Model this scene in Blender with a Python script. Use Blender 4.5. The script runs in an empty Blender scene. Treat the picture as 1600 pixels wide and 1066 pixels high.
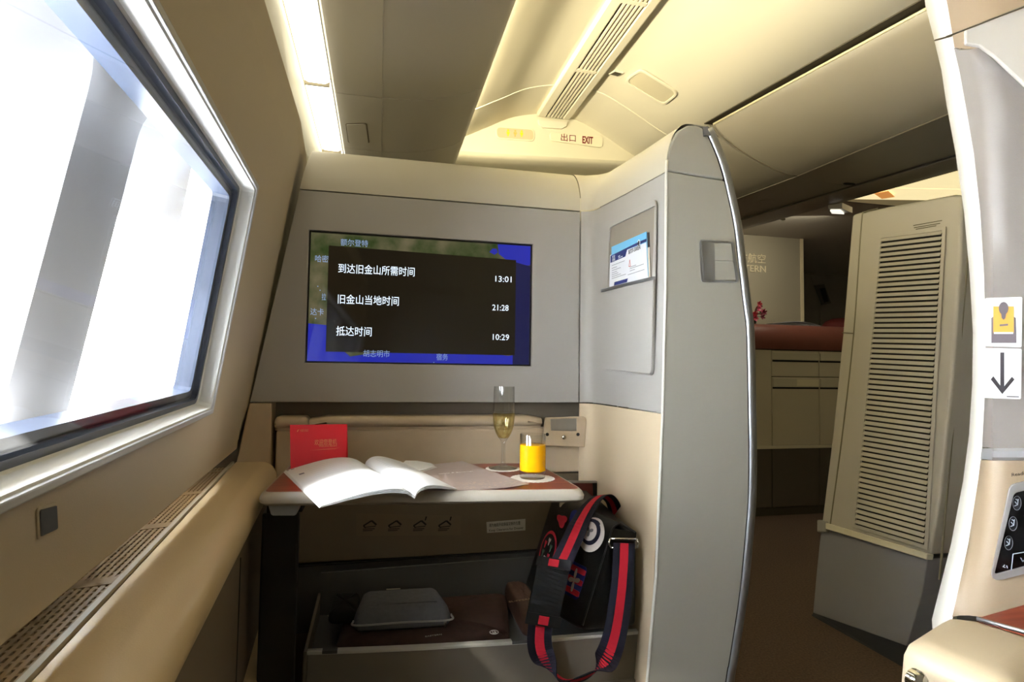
import bpy, bmesh, math, random
from mathutils import Vector, Matrix
random.seed(7)
V = Vector
C = bpy.context.scene.collection
SC = bpy.context.scene

# ------------------------------------------------------------------ camera
F = 900.0
CAM = V((0, 0, 1.05))
_s = 0.0257
YC = V((-208, 42, F)).normalized()
XC = V((1, _s, (208 - 42 * _s) / F)).normalized()
ZC = XC.cross(YC)
right = V((XC[0], YC[0], ZC[0])); down = V((XC[1], YC[1], ZC[1])); fwd = V((XC[2], YC[2], ZC[2]))
camd = bpy.data.cameras.new('camera')
cam = bpy.data.objects.new('camera', camd); C.objects.link(cam)
cam.matrix_world = Matrix(((right[0], -down[0], -fwd[0], CAM[0]), (right[1], -down[1], -fwd[1], CAM[1]),
                           (right[2], -down[2], -fwd[2], CAM[2]), (0, 0, 0, 1)))
camd.sensor_width = 36; camd.lens = F * 36 / 1600; camd.clip_start = 0.02
SC.camera = cam

# ------------------------------------------------------------------ world, lights, exposure
vs = SC.view_settings
vs.view_transform = 'Standard'; vs.look = 'None'; vs.gamma = 1; vs.use_curve_mapping = False
vs.exposure = 0.12
w = bpy.data.worlds.new('sky'); SC.world = w; w.use_nodes = True
bg = w.node_tree.nodes['Background']
bg.inputs[0].default_value = (0.90, 0.95, 1.0, 1); bg.inputs[1].default_value = 50.0
SC.cycles.max_bounces = 10; SC.cycles.transparent_max_bounces = 12


def area(name, loc, target, sx, sy, power, col, spread=180):
    l = bpy.data.lights.new(name, 'AREA'); l.shape = 'RECTANGLE'; l.size = sx; l.size_y = sy
    l.energy = power; l.color = col; l.spread = math.radians(spread)
    o = bpy.data.objects.new(name, l); C.objects.link(o); o.location = loc
    o.rotation_euler = (V(target) - V(loc)).to_track_quat('-Z', 'Y').to_euler()
    return o


WARM = (1.0, 0.89, 0.60)
sun = bpy.data.lights.new('sun', 'SUN'); sun.energy = 24; sun.angle = math.radians(9); sun.color = (1.0, 0.97, 0.92)
so_ = bpy.data.objects.new('sun', sun); C.objects.link(so_)
so_.rotation_euler = V((0.36, 0.20, -0.35)).to_track_quat('-Z', 'Y').to_euler()
# cove lamp hidden on top of the left bins: it washes the aisle ceiling
area('cove_wash', (0.20, 1.25, 2.10), (0.95, 1.25, 2.36), 2.6, 0.05, 37, WARM)
# unseen fill lamp, added to brighten the bar and the far door
area('cabin_lamp', (2.9, 3.75, 2.22), (3.2, 4.6, 0.8), 0.8, 0.3, 7, (1.0, 0.92, 0.72))


# ------------------------------------------------------------------ helpers
def ray(px, py):
    d = V(((px - 800) / F, (py - 533) / F, 1))
    return V((XC.dot(d), YC.dot(d), ZC.dot(d)))


def U(px, py, ax, val):
    """photo pixel -> point on the plane  axis = val"""
    r = ray(px, py); i = 'xyz'.index(ax)
    return CAM + r * ((val - CAM[i]) / r[i])


def UP(px, py, p0, n):
    r = ray(px, py)
    return CAM + r * (n.dot(p0 - CAM) / n.dot(r))


def lin(c):
    c = c / 255.0
    return c / 12.92 if c <= 0.04045 else ((c + 0.055) / 1.055) ** 2.4


MATS = {}


def mat(name, rgb, rough=0.5, metal=0.0, emit=0, ecol=None, noise=0.0, nscale=60, bump=0.0, bscale=300, spec=0.5, coat=0):
    if name in MATS: return MATS[name]
    m = bpy.data.materials.new(name); m.use_nodes = True; MATS[name] = m
    nt = m.node_tree; b = nt.nodes['Principled BSDF']
    col = (lin(rgb[0]), lin(rgb[1]), lin(rgb[2]), 1)
    b.inputs['Base Color'].default_value = col
    b.inputs['Roughness'].default_value = rough; b.inputs['Metallic'].default_value = metal
    b.inputs['Specular IOR Level'].default_value = spec
    b.inputs['Coat Weight'].default_value = coat
    if emit:
        e = ecol or rgb
        b.inputs['Emission Color'].default_value = (lin(e[0]), lin(e[1]), lin(e[2]), 1)
        b.inputs['Emission Strength'].default_value = emit
    tc = nt.nodes.new('ShaderNodeTexCoord')
    if noise:
        n = nt.nodes.new('ShaderNodeTexNoise'); n.inputs['Scale'].default_value = nscale; n.inputs['Detail'].default_value = 4
        nt.links.new(tc.outputs['Object'], n.inputs['Vector'])
        r = nt.nodes.new('ShaderNodeValToRGB')
        r.color_ramp.elements[0].position = 0.3; r.color_ramp.elements[1].position = 0.7
        r.color_ramp.elements[0].color = tuple(c * (1 - noise) for c in col[:3]) + (1,)
        r.color_ramp.elements[1].color = tuple(min(1, c * (1 + noise)) for c in col[:3]) + (1,)
        nt.links.new(n.outputs['Fac'], r.inputs['Fac']); nt.links.new(r.outputs['Color'], b.inputs['Base Color'])
    if bump:
        n = nt.nodes.new('ShaderNodeTexNoise'); n.inputs['Scale'].default_value = bscale
        nt.links.new(tc.outputs['Object'], n.inputs['Vector'])
        bp = nt.nodes.new('ShaderNodeBump'); bp.inputs['Strength'].default_value = bump; bp.inputs['Distance'].default_value = 0.001
        nt.links.new(n.outputs['Fac'], bp.inputs['Height']); nt.links.new(bp.outputs['Normal'], b.inputs['Normal'])
    return m


def glass_mat(name, col=(1, 1, 1), ior=1.45, rough=0.0):
    m = bpy.data.materials.new(name); m.use_nodes = True
    b = m.node_tree.nodes['Principled BSDF']
    b.inputs['Base Color'].default_value = (*col, 1); b.inputs['Transmission Weight'].default_value = 1
    b.inputs['Roughness'].default_value = rough; b.inputs['IOR'].default_value = ior
    return m


def pane_mat(name, refl=0.5, tint=(0.98, 0.985, 0.985)):
    m = bpy.data.materials.new(name); m.use_nodes = True; nt = m.node_tree
    for n in list(nt.nodes): nt.nodes.remove(n)
    out = nt.nodes.new('ShaderNodeOutputMaterial'); mix = nt.nodes.new('ShaderNodeMixShader')
    t = nt.nodes.new('ShaderNodeBsdfTransparent'); g = nt.nodes.new('ShaderNodeBsdfGlossy'); lw = nt.nodes.new('ShaderNodeLayerWeight')
    t.inputs[0].default_value = (*tint, 1); g.inputs['Roughness'].default_value = 0.01
    # Schlick reflectance from the facing angle
    pw = nt.nodes.new('ShaderNodeMath'); pw.operation = 'POWER'; pw.inputs[1].default_value = 5
    fr = nt.nodes.new('ShaderNodeMath'); fr.operation = 'MULTIPLY_ADD'; fr.inputs[1].default_value = 0.96 * refl; fr.inputs[2].default_value = 0.04 * refl
    nt.links.new(lw.outputs['Facing'], pw.inputs[0]); nt.links.new(pw.outputs[0], fr.inputs[0])
    nt.links.new(fr.outputs[0], mix.inputs[0]); nt.links.new(t.outputs[0], mix.inputs[1]); nt.links.new(g.outputs[0], mix.inputs[2])
    nt.links.new(mix.outputs[0], out.inputs[0])
    return m


OFF = {}


def off(o):
    return OFF.get(o.name, V((0, 0, 0))) if o else V((0, 0, 0))


def link(name, me, m=None, parent=None, smooth=False, bevel=0, bseg=2, sub=0):
    o = bpy.data.objects.new(name, me); C.objects.link(o)
    if parent:
        o.parent = parent; OFF[o.name] = off(parent)
        d = off(parent)
        if d.length > 0: me.transform(Matrix.Translation(-d))
    if m: me.materials.append(m)
    for p in me.polygons: p.use_smooth = smooth
    if bevel:
        md = o.modifiers.new('bevel', 'BEVEL'); md.width = bevel; md.segments = bseg; md.limit_method = 'ANGLE'; md.angle_limit = math.radians(35)
        md.harden_normals = False
    if sub:
        md = o.modifiers.new('sub', 'SUBSURF'); md.levels = sub; md.render_levels = sub
    return o


def empty(name, loc, label=None, cat=None, group=None):
    o = bpy.data.objects.new(name, None); C.objects.link(o); o.location = loc; OFF[o.name] = V(loc)
    o.empty_display_size = 0.05
    if label: tag(o, label, cat, group)
    return o


def tag(o, label, cat, group=None, kind=None):
    o['label'] = label
    if cat: o['category'] = cat
    if group: o['group'] = group
    if kind: o['kind'] = kind
    return o


def struct(o):
    o['kind'] = 'structure'; return o


def from_bm(name, bm, m, parent=None, smooth=False, bevel=0, bseg=2, sub=0):
    bmesh.ops.recalc_face_normals(bm, faces=bm.faces)
    me = bpy.data.meshes.new(name); bm.to_mesh(me); bm.free()
    return link(name, me, m, parent, smooth, bevel, bseg, sub)


def slab_bm(bm, pts, d, holes=()):
    """a flat outline (with holes) extruded by vector d"""
    loops = [pts] + list(holes)
    edges = []; new = []
    for lp in loops:
        vs_ = [bm.verts.new(p) for p in lp]; new += vs_
        edges += [bm.edges.new((vs_[i], vs_[(i + 1) % len(vs_)])) for i in range(len(vs_))]
    if holes:
        r = bmesh.ops.triangle_fill(bm, use_beauty=True, edges=edges)
        fs = [g for g in r['geom'] if isinstance(g, bmesh.types.BMFace)]
    else:
        fs = [bm.faces.new(new)]
    r = bmesh.ops.extrude_face_region(bm, geom=fs)
    nv = [g for g in r['geom'] if isinstance(g, bmesh.types.BMVert)]
    bmesh.ops.translate(bm, verts=nv, vec=d)
    if not [f for f in fs if f.is_valid]: pass
    # keep the first side too
    return bm


def slab(name, pts, d, m, parent=None, holes=(), bevel=0, bseg=2, smooth=False):
    bm = bmesh.new()
    pts = [V(p) for p in pts]; d = V(d)
    loops = [pts] + [[V(p) for p in h] for h in holes]
    if holes:
        edges = []; loopv = []
        for lp in loops:
            a = [bm.verts.new(p) for p in lp]; loopv.append(a)
            edges += [bm.edges.new((a[i], a[(i + 1) % len(a)])) for i in range(len(a))]
        bmesh.ops.triangle_fill(bm, use_beauty=True, edges=edges)
        fs = list(bm.faces)
        mp = {v: bm.verts.new(v.co + d) for v in list(bm.verts)}
        for f in fs: bm.faces.new([mp[v] for v in reversed(f.verts)])
        for a in loopv:
            for i in range(len(a)):
                j = (i + 1) % len(a); bm.faces.new((a[i], a[j], mp[a[j]], mp[a[i]]))
    else:
        add_prism(bm, pts, d)
    return from_bm(name, bm, m, parent, smooth, bevel, bseg)


def add_prism(bm, pts, d):
    a = [bm.verts.new(p) for p in pts]; b = [bm.verts.new(V(p) + V(d)) for p in pts]
    bm.faces.new(a); bm.faces.new(list(reversed(b)))
    for i in range(len(a)):
        j = (i + 1) % len(a); bm.faces.new((a[i], b[i], b[j], a[j]))


def add_box(bm, c, ex, ey, ez):
    c, ex, ey, ez = V(c), V(ex), V(ey), V(ez)
    add_prism(bm, [c - ex - ey - ez, c + ex - ey - ez, c + ex + ey - ez, c - ex + ey - ez], ez * 2)


def bx(name, x0, x1, y0, y1, z0, z1, m, parent=None, bevel=0, bseg=2):
    bm = bmesh.new()
    add_prism(bm, [(x0, y0, z0), (x1, y0, z0), (x1, y1, z0), (x0, y1, z0)], (0, 0, z1 - z0))
    return from_bm(name, bm, m, parent, False, bevel, bseg)


def add_loft(bm, rings, closed=False, cap=False):
    rv = [[bm.verts.new(p) for p in r] for r in rings]
    n = len(rings[0])
    for i in range(len(rv) - 1):
        for j in range(n if closed else n - 1):
            k = (j + 1) % n
            bm.faces.new((rv[i][j], rv[i][k], rv[i + 1][k], rv[i + 1][j]))
    if cap:
        bm.faces.new(rv[0]); bm.faces.new(list(reversed(rv[-1])))


def loft(name, rings, m, parent=None, closed=False, cap=False, smooth=True, thick=0, bevel=0, sub=0, toff=-1, split=40):
    bm = bmesh.new(); add_loft(bm, rings, closed, cap)
    o = from_bm(name, bm, m, parent, smooth, bevel, sub=sub)
    if thick:
        md = o.modifiers.new('solid', 'SOLIDIFY'); md.thickness = thick; md.offset = toff
    if smooth: o.modifiers.new('es', 'EDGE_SPLIT').split_angle = math.radians(split)
    return o


def add_tube(bm, pts, r, n=10, cap=True):
    pts = [V(p) for p in pts]; rings = []; up = V((0.3, 0.2, 1)).normalized(); prev = None
    for i, p in enumerate(pts):
        t = (pts[min(i + 1, len(pts) - 1)] - pts[max(i - 1, 0)]).normalized()
        a = prev if prev is not None else up
        u = (a - t * a.dot(t))
        if u.length < 1e-4: u = V((1, 0, 0)) - t * t.x
        u.normalize(); prev = u; v = t.cross(u)
        rr = r[i] if isinstance(r, (list, tuple)) else r
        rings.append([p + (u * math.cos(2 * math.pi * k / n) + v * math.sin(2 * math.pi * k / n)) * rr for k in range(n)])
    add_loft(bm, rings, True, cap)


def tube(name, pts, r, m, parent=None, n=10):
    bm = bmesh.new(); add_tube(bm, pts, r, n); return from_bm(name, bm, m, parent, True)


def lathe(name, c, prof, m, parent=None, n=40, smooth=True, xd=(1, 0, 0), yd=(0, 1, 0), zd=(0, 0, 1)):
    c, xd, yd, zd = V(c), V(xd), V(yd), V(zd)
    bm = bmesh.new(); rings = []
    for r, z in prof:
        rings.append([c + xd * (r * math.cos(2 * math.pi * k / n)) + yd * (r * math.sin(2 * math.pi * k / n)) + zd * z for k in range(n)])
    add_loft(bm, rings, True, False)
    bmesh.ops.remove_doubles(bm, verts=bm.verts, dist=1e-6)
    o = from_bm(name, bm, m, parent, smooth)
    if smooth: o.modifiers.new('es', 'EDGE_SPLIT').split_angle = math.radians(50)
    return o


def crom(pts, n=8):
    pts = [V(p) for p in pts]; P = [pts[0] * 2 - pts[1]] + pts + [pts[-1] * 2 - pts[-2]]; out = []
    for i in range(1, len(P) - 2):
        for k in range(n):
            t = k / n; a, b, c, d = P[i - 1], P[i], P[i + 1], P[i + 2]
            out.append(0.5 * ((2 * b) + (c - a) * t + (2 * a - 5 * b + 4 * c - d) * t * t + (3 * b - a - 3 * c + d) * t ** 3))
    out.append(pts[-1]); return out


def round_poly(pts, r, n=5):
    """round the corners of a flat 3D polygon; r: number or list"""
    pts = [V(p) for p in pts]; out = []
    for i, p in enumerate(pts):
        rr = r[i] if isinstance(r, (list, tuple)) else r
        if rr <= 0: out.append(p); continue
        a = (pts[i - 1] - p); b = (pts[(i + 1) % len(pts)] - p)
        la, lb = a.length, b.length; a.normalize(); b.normalize()
        ang = a.angle(b); t = min(rr / math.tan(ang / 2), la * .49, lb * .49)
        p0 = p + a * t; p1 = p + b * t
        for k in range(n + 1):
            s = k / n; out.append(p0 * (1 - s) ** 2 + p * 2 * s * (1 - s) + p1 * s * s)
    return out


def rrect(c, ux, uy, w_, h_, r, n=5):
    c, ux, uy = V(c), V(ux), V(uy)
    return round_poly([c - ux * w_ / 2 - uy * h_ / 2, c + ux * w_ / 2 - uy * h_ / 2, c + ux * w_ / 2 + uy * h_ / 2, c - ux * w_ / 2 + uy * h_ / 2], r, n)


def ellipse(c, ux, uy, a, b, n=32):
    c, ux, uy = V(c), V(ux), V(uy)
    return [c + ux * a * math.cos(2 * math.pi * k / n) + uy * b * math.sin(2 * math.pi * k / n) for k in range(n)]


def inset(pts, d, nrm):
    """move every edge of a convex flat polygon inward by d"""
    c = sum((V(p) for p in pts), V()) / len(pts); out = []
    n = len(pts)
    for i in range(n):
        p0, p1, p2 = V(pts[i - 1]), V(pts[i]), V(pts[(i + 1) % n])
        e1 = (p1 - p0).normalized(); e2 = (p2 - p1).normalized()
        i1 = nrm.cross(e1); i2 = nrm.cross(e2)
        if i1.dot(c - p1) < 0: i1 = -i1; i2 = -i2
        k = 1 + i1.dot(i2)
        out.append(p1 + (i1 + i2) * (d / k))
    return out


def text(name, body, org, xd, yd, h, m, parent=None, width=None, align='LEFT', thick=0.0008, bold=0.0, shear=0):
    cu = bpy.data.curves.new(name, 'FONT'); cu.body = body; cu.size = 1.0; cu.align_x = align; cu.offset = bold; cu.shear = shear
    cu.resolution_u = 2
    t = bpy.data.objects.new(name, cu); C.objects.link(t)
    dg = bpy.context.evaluated_depsgraph_get()
    me = bpy.data.meshes.new_from_object(t.evaluated_get(dg))
    bpy.data.objects.remove(t)
    xd, yd = V(xd).normalized(), V(yd).normalized(); zd = xd.cross(yd).normalized()
    xs = [v.co.x for v in me.vertices]
    sx = h
    if width and xs: sx = width / max(1e-6, max(xs) - min(xs))
    me.name = name
    me.transform(Matrix(((xd.x * sx, yd.x * h, zd.x, org[0]), (xd.y * sx, yd.y * h, zd.y, org[1]), (xd.z * sx, yd.z * h, zd.z, org[2]), (0, 0, 0, 1))))
    # give the letters a little thickness
    bm = bmesh.new(); bm.from_mesh(me)
    r = bmesh.ops.extrude_face_region(bm, geom=bm.faces[:])
    bmesh.ops.translate(bm, verts=[g for g in r['geom'] if isinstance(g, bmesh.types.BMVert)], vec=zd * thick)
    bm.to_mesh(me); bm.free()
    o = link(name, me, None, parent)
    me.materials.clear(); me.materials.append(m)
    return o


# ------------------------------------------------------------------ materials
cream = mat('cream_plastic', (206, 200, 184), 0.45, bump=.15, bscale=500)
ceil_m = mat('ceiling_cream', (226, 220, 200), 0.55)
grey = mat('grey_laminate', (176, 173, 168), 0.5, bump=.1, bscale=600)
greige = mat('greige_laminate', (164, 162, 152), 0.5, bump=.1, bscale=600)
wallm = mat('sidewall_cream', (188, 174, 150), 0.55, bump=.2, bscale=700)
leather = mat('tan_leather', (206, 186, 158), 0.5, bump=.3, bscale=350, noise=.04, nscale=20)
padm = mat('ledge_pad', (222, 197, 156), 0.3, bump=.2, bscale=500)
sidem = mat('cream_side', (216, 196, 166), 0.5, bump=.1, bscale=500)
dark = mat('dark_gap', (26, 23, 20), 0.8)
black = mat('black_plastic', (14, 14, 15), 0.35)
silver = mat('silver_trim', (172, 175, 180), 0.4, .9)
chrome = mat('chrome', (230, 230, 230), 0.1, 1.0)
lgrey = mat('light_grey_trim', (200, 202, 206), 0.4)
white = mat('white_plastic', (235, 235, 232), 0.45)
dgrey = mat('dark_grey_laminate', (92, 90, 90), 0.55)
gasket = mat('window_gasket', (58, 66, 84), 0.4)
carpet = mat('carpet', (88, 70, 57), 0.95, noise=.3, nscale=120, bump=.6, bscale=400)
bintone = mat('bin_grey', (222, 219, 214), 0.3)
strip_m = mat('strip_grey', (170, 160, 140), 0.4)

# ------------------------------------------------------------------ setting: floor, ceiling, outer walls
struct(bx('floor', -0.9, 5.8, -1.4, 6.6, -0.06, 0.0, carpet))

prof = [(0.12, 2.19), (0.24, 2.195), (0.36, 2.21), (0.5, 2.28), (0.65, 2.355), (0.84, 2.392), (1.0, 2.372), (1.15, 2.305), (1.3, 2.225), (1.42, 2.18), (1.56, 2.155), (1.66, 2.15)]


def ceil_z(x):
    for (a, za), (b, zb) in zip(prof, prof[1:]):
        if a <= x <= b: return za + (zb - za) * (x - a) / (b - a)
    return prof[-1][1]


cp = crom([V((x, 0, z)) for x, z in prof], 5)
loft_c = loft('ceiling', [[V((p.x, y, p.z)) for p in cp] for y in (-1.3, 0.5, 2.0, 2.845)], ceil_m, thick=0.02, toff=1)
struct(loft_c)
# raised step joints of the vaulted ceiling
for nm, yy, x0, x1 in (('trim_1', 2.52, 0.38, 1.5), ('trim_2', 1.02, 0.3, 1.5)):
    ring = [V((p.x, yy, p.z)) for p in cp if x0 <= p.x <= x1]
    bm = bmesh.new(); add_tube(bm, [p + V((0, 0, -0.001)) for p in ring], 0.003, 8)
    struct(from_bm(nm, bm, ceil_m, smooth=True))

struct(bx('ceiling_slab', -0.9, 5.8, -1.4, 6.6, 2.62, 2.68, ceil_m))
struct(bx('wall_back', -0.9, 5.8, -0.80, -0.7, 0, 2.62, grey))  # unseen wall, set close behind the camera to block light from the rear
struct(bx('wall_right_hull', 5.7, 5.8, -1.3, 6.5, 0, 2.62, wallm))
struct(bx('wall_far', -0.9, 5.8, 6.5, 6.6, 0, 2.62, mat('far_wall', (150, 145, 132), .6)))

# ------------------------------------------------------------------ left wall with the big inner window and two portholes
NW = V((1, 0.075, -0.17)).normalized()
PW = V((-0.301, 1.5, 0.964))


def W(px, py, o=0.0):
    return UP(px, py, PW + NW * o, NW)


def wy(y, z, o=0.0):
    """point of the wall plane at length y and height z"""
    x = -0.301 + 0.17 * (z - 0.964) + 0.075 * (1.5 - y)
    return V((x, y, z)) + NW * o


tf, bf = W(398, 292), W(327, 642)
bn_, tn_ = W(0, 787), W(232, 0)
Yn = -0.50


def along(a, b, y):
    return a + (b - a) * ((y - a.y) / (b.y - a.y))


bn, tn = along(bf, bn_, Yn), along(tf, tn_, Yn)
HOLE = [bf, tf, tn, bn]
hole_r = round_poly(HOLE, 0.012, 3)
# raised panel that carries the window
outer = [wy(-0.62, 0.862), wy(-0.62, 1.463), W(387, 0), W(444, 212), W(447, 236), W(436, 300), W(418, 400), W(402, 500), W(388, 600), W(372, 690), W(370, 702), W(0, 1014)]
panel = struct(slab('wall_left', outer, -NW * 0.012, wallm, holes=[hole_r], bevel=0.003))
# the wall skin behind and around it
o2 = [wy(-1.3, 0.865, -.013), wy(-1.3, 1.50, -.013), W(405, -40, -.013), W(413, 0, -.013), W(470, 190, -.013), W(478, 240, -.013), wy(3.0, 1.592, -.013), wy(3.0, 0.865, -.013)]
struct(slab('wall_left_lining', o2, -NW * 0.012, wallm, holes=[hole_r]))
# rounded ribbon that joins the wall to the bulkhead
# window: lip, gasket, track, pane
frame_root = struct(slab('window_1', inset(HOLE, -0.004, NW), NW * 0.006, lgrey, holes=[round_poly(inset(HOLE, 0.004, NW), .01, 3)], bevel=0.002))


def ring_loft(name, spec, m, parent):
    """spec: list of (inset, offset)"""
    rings = []
    for i_, o_ in spec:
        rings.append([p + NW * o_ for p in round_poly(inset(HOLE, i_, NW), 0.012, 3)])
    return loft(name, rings, m, parent, closed=True, smooth=False)


ring_loft('window_frame', [(0.002, 0.004), (0.006, 0.002), (0.008, -0.016), (0.010, -0.018)], white, frame_root)
ring_loft('gasket', [(0.009, -0.018), (0.017, -0.018), (0.017, -0.03), (0.021, -0.03), (0.021, -0.026), (0.029, -0.026), (0.029, -0.05), (0.02, -0.052)], gasket, frame_root)
ring_loft('reveal', [(0.02, -0.05), (-0.03, -0.10)], mat('reveal_white', (205, 206, 208), .6), frame_root)
slab('pane', [p - NW * 0.022 for p in inset(HOLE, 0.014, NW)], -NW * 0.003, pane_mat('window_pane'), frame_root)

# recessed outer lining with two funnel windows and an unseen aft one, added to bring in fill light
RO = -0.10


def recess_pt(y, z, o=RO):
    return wy(y, z, o)


def porthole(y0, y1, z0, z1, o):
    return round_poly([recess_pt(y0, z0, o), recess_pt(y1, z0, o), recess_pt(y1 + .01, z1, o), recess_pt(y0 + .01, z1, o)], 0.05, 6)


wins_in = [(-0.45, -0.03, 0.93, 1.345), (0.10, 0.615, 0.93, 1.345), (0.755, 1.16, 0.93, 1.345)]
side_in = [(.035, .035), (.035, .012), (.015, .035)]   # how far each funnel narrows at its aft and forward side
recess = struct(slab('wall_left_recess', [recess_pt(-0.6, 0.86), recess_pt(1.45, 0.86), recess_pt(1.45, 1.5), recess_pt(-0.6, 1.5)], -NW * 0.004,
                     mat('recess_grey', (196, 197, 202), .6), holes=[porthole(*w_, RO) for w_ in wins_in]))
hole_out = []
for k, (a, b, c, d) in enumerate(wins_in):
    ia, ib = side_in[k]
    q = (a + ia, b - ib, c + .012, d - .085)
    hole_out.append(porthole(*q, RO - 0.10))
    fn = loft('window_%d' % (k + 2), [porthole(a, b, c, d, RO), porthole(a + ia * .5, b - ib * .5, c + .008, d - .03, RO - .03), porthole(*q, RO - .10)],
              mat('funnel_grey', (150, 150, 154), .6), closed=True)
    struct(fn)
    slab('pane', porthole(*q, RO - .095), -NW * 0.004, pane_mat('porthole_pane'), fn)
skin = struct(slab('wall_left_hull', [wy(-1.4, -0.2, RO - .10), wy(-1.4, 2.75, RO - .10), wy(6.6, 2.75, RO - .10), wy(6.6, -0.2, RO - .10)],
                   -NW * 0.01, wallm, holes=hole_out))

# small shade switch under the window
sw = empty('shade_button', W(73, 815), 'small dark square shade button set in the beige wall below the window', 'button')
n_ = NW
sp = [W(58, 797), W(84, 790), W(86, 826), W(60, 838)]
slab('frame', [p for p in round_poly(inset(sp, -.0022, NW), .003)], NW * .0012, wallm, sw, bevel=.0004)
slab('button', round_poly(sp, .0015), NW * 0.0022, mat('button_grey', (95, 100, 112), .25), sw, bevel=.0006)

# cove above the wall: curved lining and the three lamps
w0 = [wy(y, 1.50 + 0.115 * min(max((y - .68) / .7, 0), .8), -.012) for y in (-0.6, 0.757, 1.316, 1.75, 3.0)]
rings = []
for p in w0:
    rings.append([p, p + V((-.012, 0, .06)), p + V((-.03, 0, .16)), V((-.235 - .03 * (p.y > 1.5), p.y, 1.84)), V((-.255, p.y, 1.94)), V((-.255, p.y, 1.99))])
struct(loft('trim_3', rings, mat('cove_cream', (232, 226, 200), .5)))
lampm = mat('lamp_lens', (255, 252, 240), 0.4, emit=3.2, ecol=(255, 248, 224))
seams = [-0.3, 0.60, 1.845, 2.42, 3.0]
lab = ['long glowing cove lamp lens above the window, nearest of the three', 'glowing cove lamp lens between the two lens joints', 'short glowing cove lamp lens just above the screen wall cap']
k = 0
for a, b in ((0.30, 1.842), (1.852, 2.415), (2.423, 3.0)):
    l = empty('cove_lamp', (-.2, (a + b) / 2, 1.945), lab[k], 'lamp', 'cove lamps beside the left bin'); k += 1
    bm = bmesh.new()
    sec = [(-.248, 1.937), (-.235, 1.93), (-.185, 1.929), (-.172, 1.937), (-.172, 1.95), (-.248, 1.95)]
    add_loft(bm, [[V((x, a, z)) for x, z in sec], [V((x, b, z)) for x, z in sec]], True, True)
    from_bm('lens', bm, lampm, l)
    bx('housing', -.25, -.17, a, b, 1.951, 1.975, white, l)
    bx('end_cap', -.246, -.172, b - .004, b + .001, 1.922, 1.95, mat('joint_grey', (150, 140, 116), .5), l)

# ------------------------------------------------------------------ bulkhead with the screen (front wall)
Y0 = 1.5
zt, zb = 1.491, 0.963
pan = [V((-.204, Y0, zt)), V((.535, Y0, zt)), V((.535, Y0, zb)), V((-.301, Y0, zb))]
tv = [V((-.1775, Y0, 1.061)), V((.3985, Y0, 1.061)), V((.3985, Y0, 1.391)), V((-.1775, Y0, 1.391))]
wf = struct(slab('wall_front', pan, (0, .03, 0), grey, holes=[inset(tv, -.001, V((0, 1, 0)))], bevel=.002))
# cap
capm = cream
prof_c = [(0.0, 0.0)] + [(0.105 * (1 - math.cos(t)), 0.006 + 0.125 * math.sin(t)) for t in [math.radians(a) for a in range(0, 100, 9)]]
prof_c += [(0.16, 0.131), (0.20, 0.11), (0.21, 0.0)]
ringL = [V((-.203 + 0.17 * pz, Y0 + py_, zt + .003 + pz)) for py_, pz in prof_c]
ringR = [V((.535, Y0 + py_, zt + .003 + pz)) for py_, pz in prof_c]
struct(loft('trim_4', [ringL, ringR], capm, closed=True, cap=True, smooth=True))
# wall behind and below: left pillar, recess, lower zones
struct(slab('wall_front_pillar', [V((-.302, Y0, .961)), V((-.252, Y0, .961)), V((-.246, Y0, .55)), V((-.235, Y0, 0)), V((-.42, Y0, 0)), V((-.326, Y0, .82))], (0, .08, 0), leather, bevel=.003))
struct(bx('wall_front_recess', -.42, .60, Y0 + .062, Y0 + .085, 0, .99, mat('recess_brown', (120, 108, 92), .6)))
struct(slab('wall_front_back', [V((-.302, Y0 + .22, 0)), V((.70, Y0 + .22, 0)), V((.70, Y0 + .22, 1.45)), V((-.2, Y0 + .22, 1.45))], (0, .02, 0), grey))
# bulkhead top filler so that no gap shows behind the cap
struct(bx('wall_front_core', -.2, .66, Y0 + .09, Y0 + .20, 0.99, 1.49, grey))

# ---------- television
tvo = empty('television', (0.11, Y0, 1.226), 'wide wall screen showing flight times over a map', 'television')
ny = V((0, 1, 0))
tvi = inset(tv, .0035, ny)
slab('bezel', [p + ny * .004 for p in tv], (0, .02, 0), black, tvo, holes=[[p + ny * .004 for p in tvi]])


def tvp(u, v, d=0.0):
    return V((-.174 + .569 * u, Y0 + .008 - d, 1.0645 + .323 * v))


def screen_mat(name, rgb, e, **kw):
    m = mat(name, (8, 8, 8), 0.06, emit=e, ecol=rgb, spec=.5)
    return m


land = screen_mat('map_land', (58, 76, 34), .55)
nt = land.node_tree; b = nt.nodes['Principled BSDF']
tcn = nt.nodes['Texture Coordinate'] if 'Texture Coordinate' in nt.nodes else nt.nodes.new('ShaderNodeTexCoord')
nz = nt.nodes.new('ShaderNodeTexNoise'); nz.inputs['Scale'].default_value = 14; nz.inputs['Detail'].default_value = 8
rp = nt.nodes.new('ShaderNodeValToRGB')
rp.color_ramp.elements[0].position = .35; rp.color_ramp.elements[1].position = .68
rp.color_ramp.elements[0].color = (lin(40), lin(70), lin(22), 1); rp.color_ramp.elements[1].color = (lin(135), lin(125), lin(95), 1)
nt.links.new(tcn.outputs['Object'], nz.inputs['Vector']); nt.links.new(nz.outputs['Fac'], rp.inputs['Fac']); nt.links.new(rp.outputs['Color'], b.inputs['Emission Color'])
sea = screen_mat('map_sea', (40, 48, 180), .75)
navy = screen_mat('map_deep_sea', (26, 30, 84), .6)
info = screen_mat('info_panel_dark', (34, 28, 18), .55)
glow = screen_mat('screen_text', (225, 240, 255), 1.3)
glow2 = screen_mat('screen_text_dim', (150, 175, 215), .8)
scr = slab('screen', [tvp(0, 0), tvp(1, 0), tvp(1, 1), tvp(0, 1)], (0, .006, 0), land, tvo)


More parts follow.
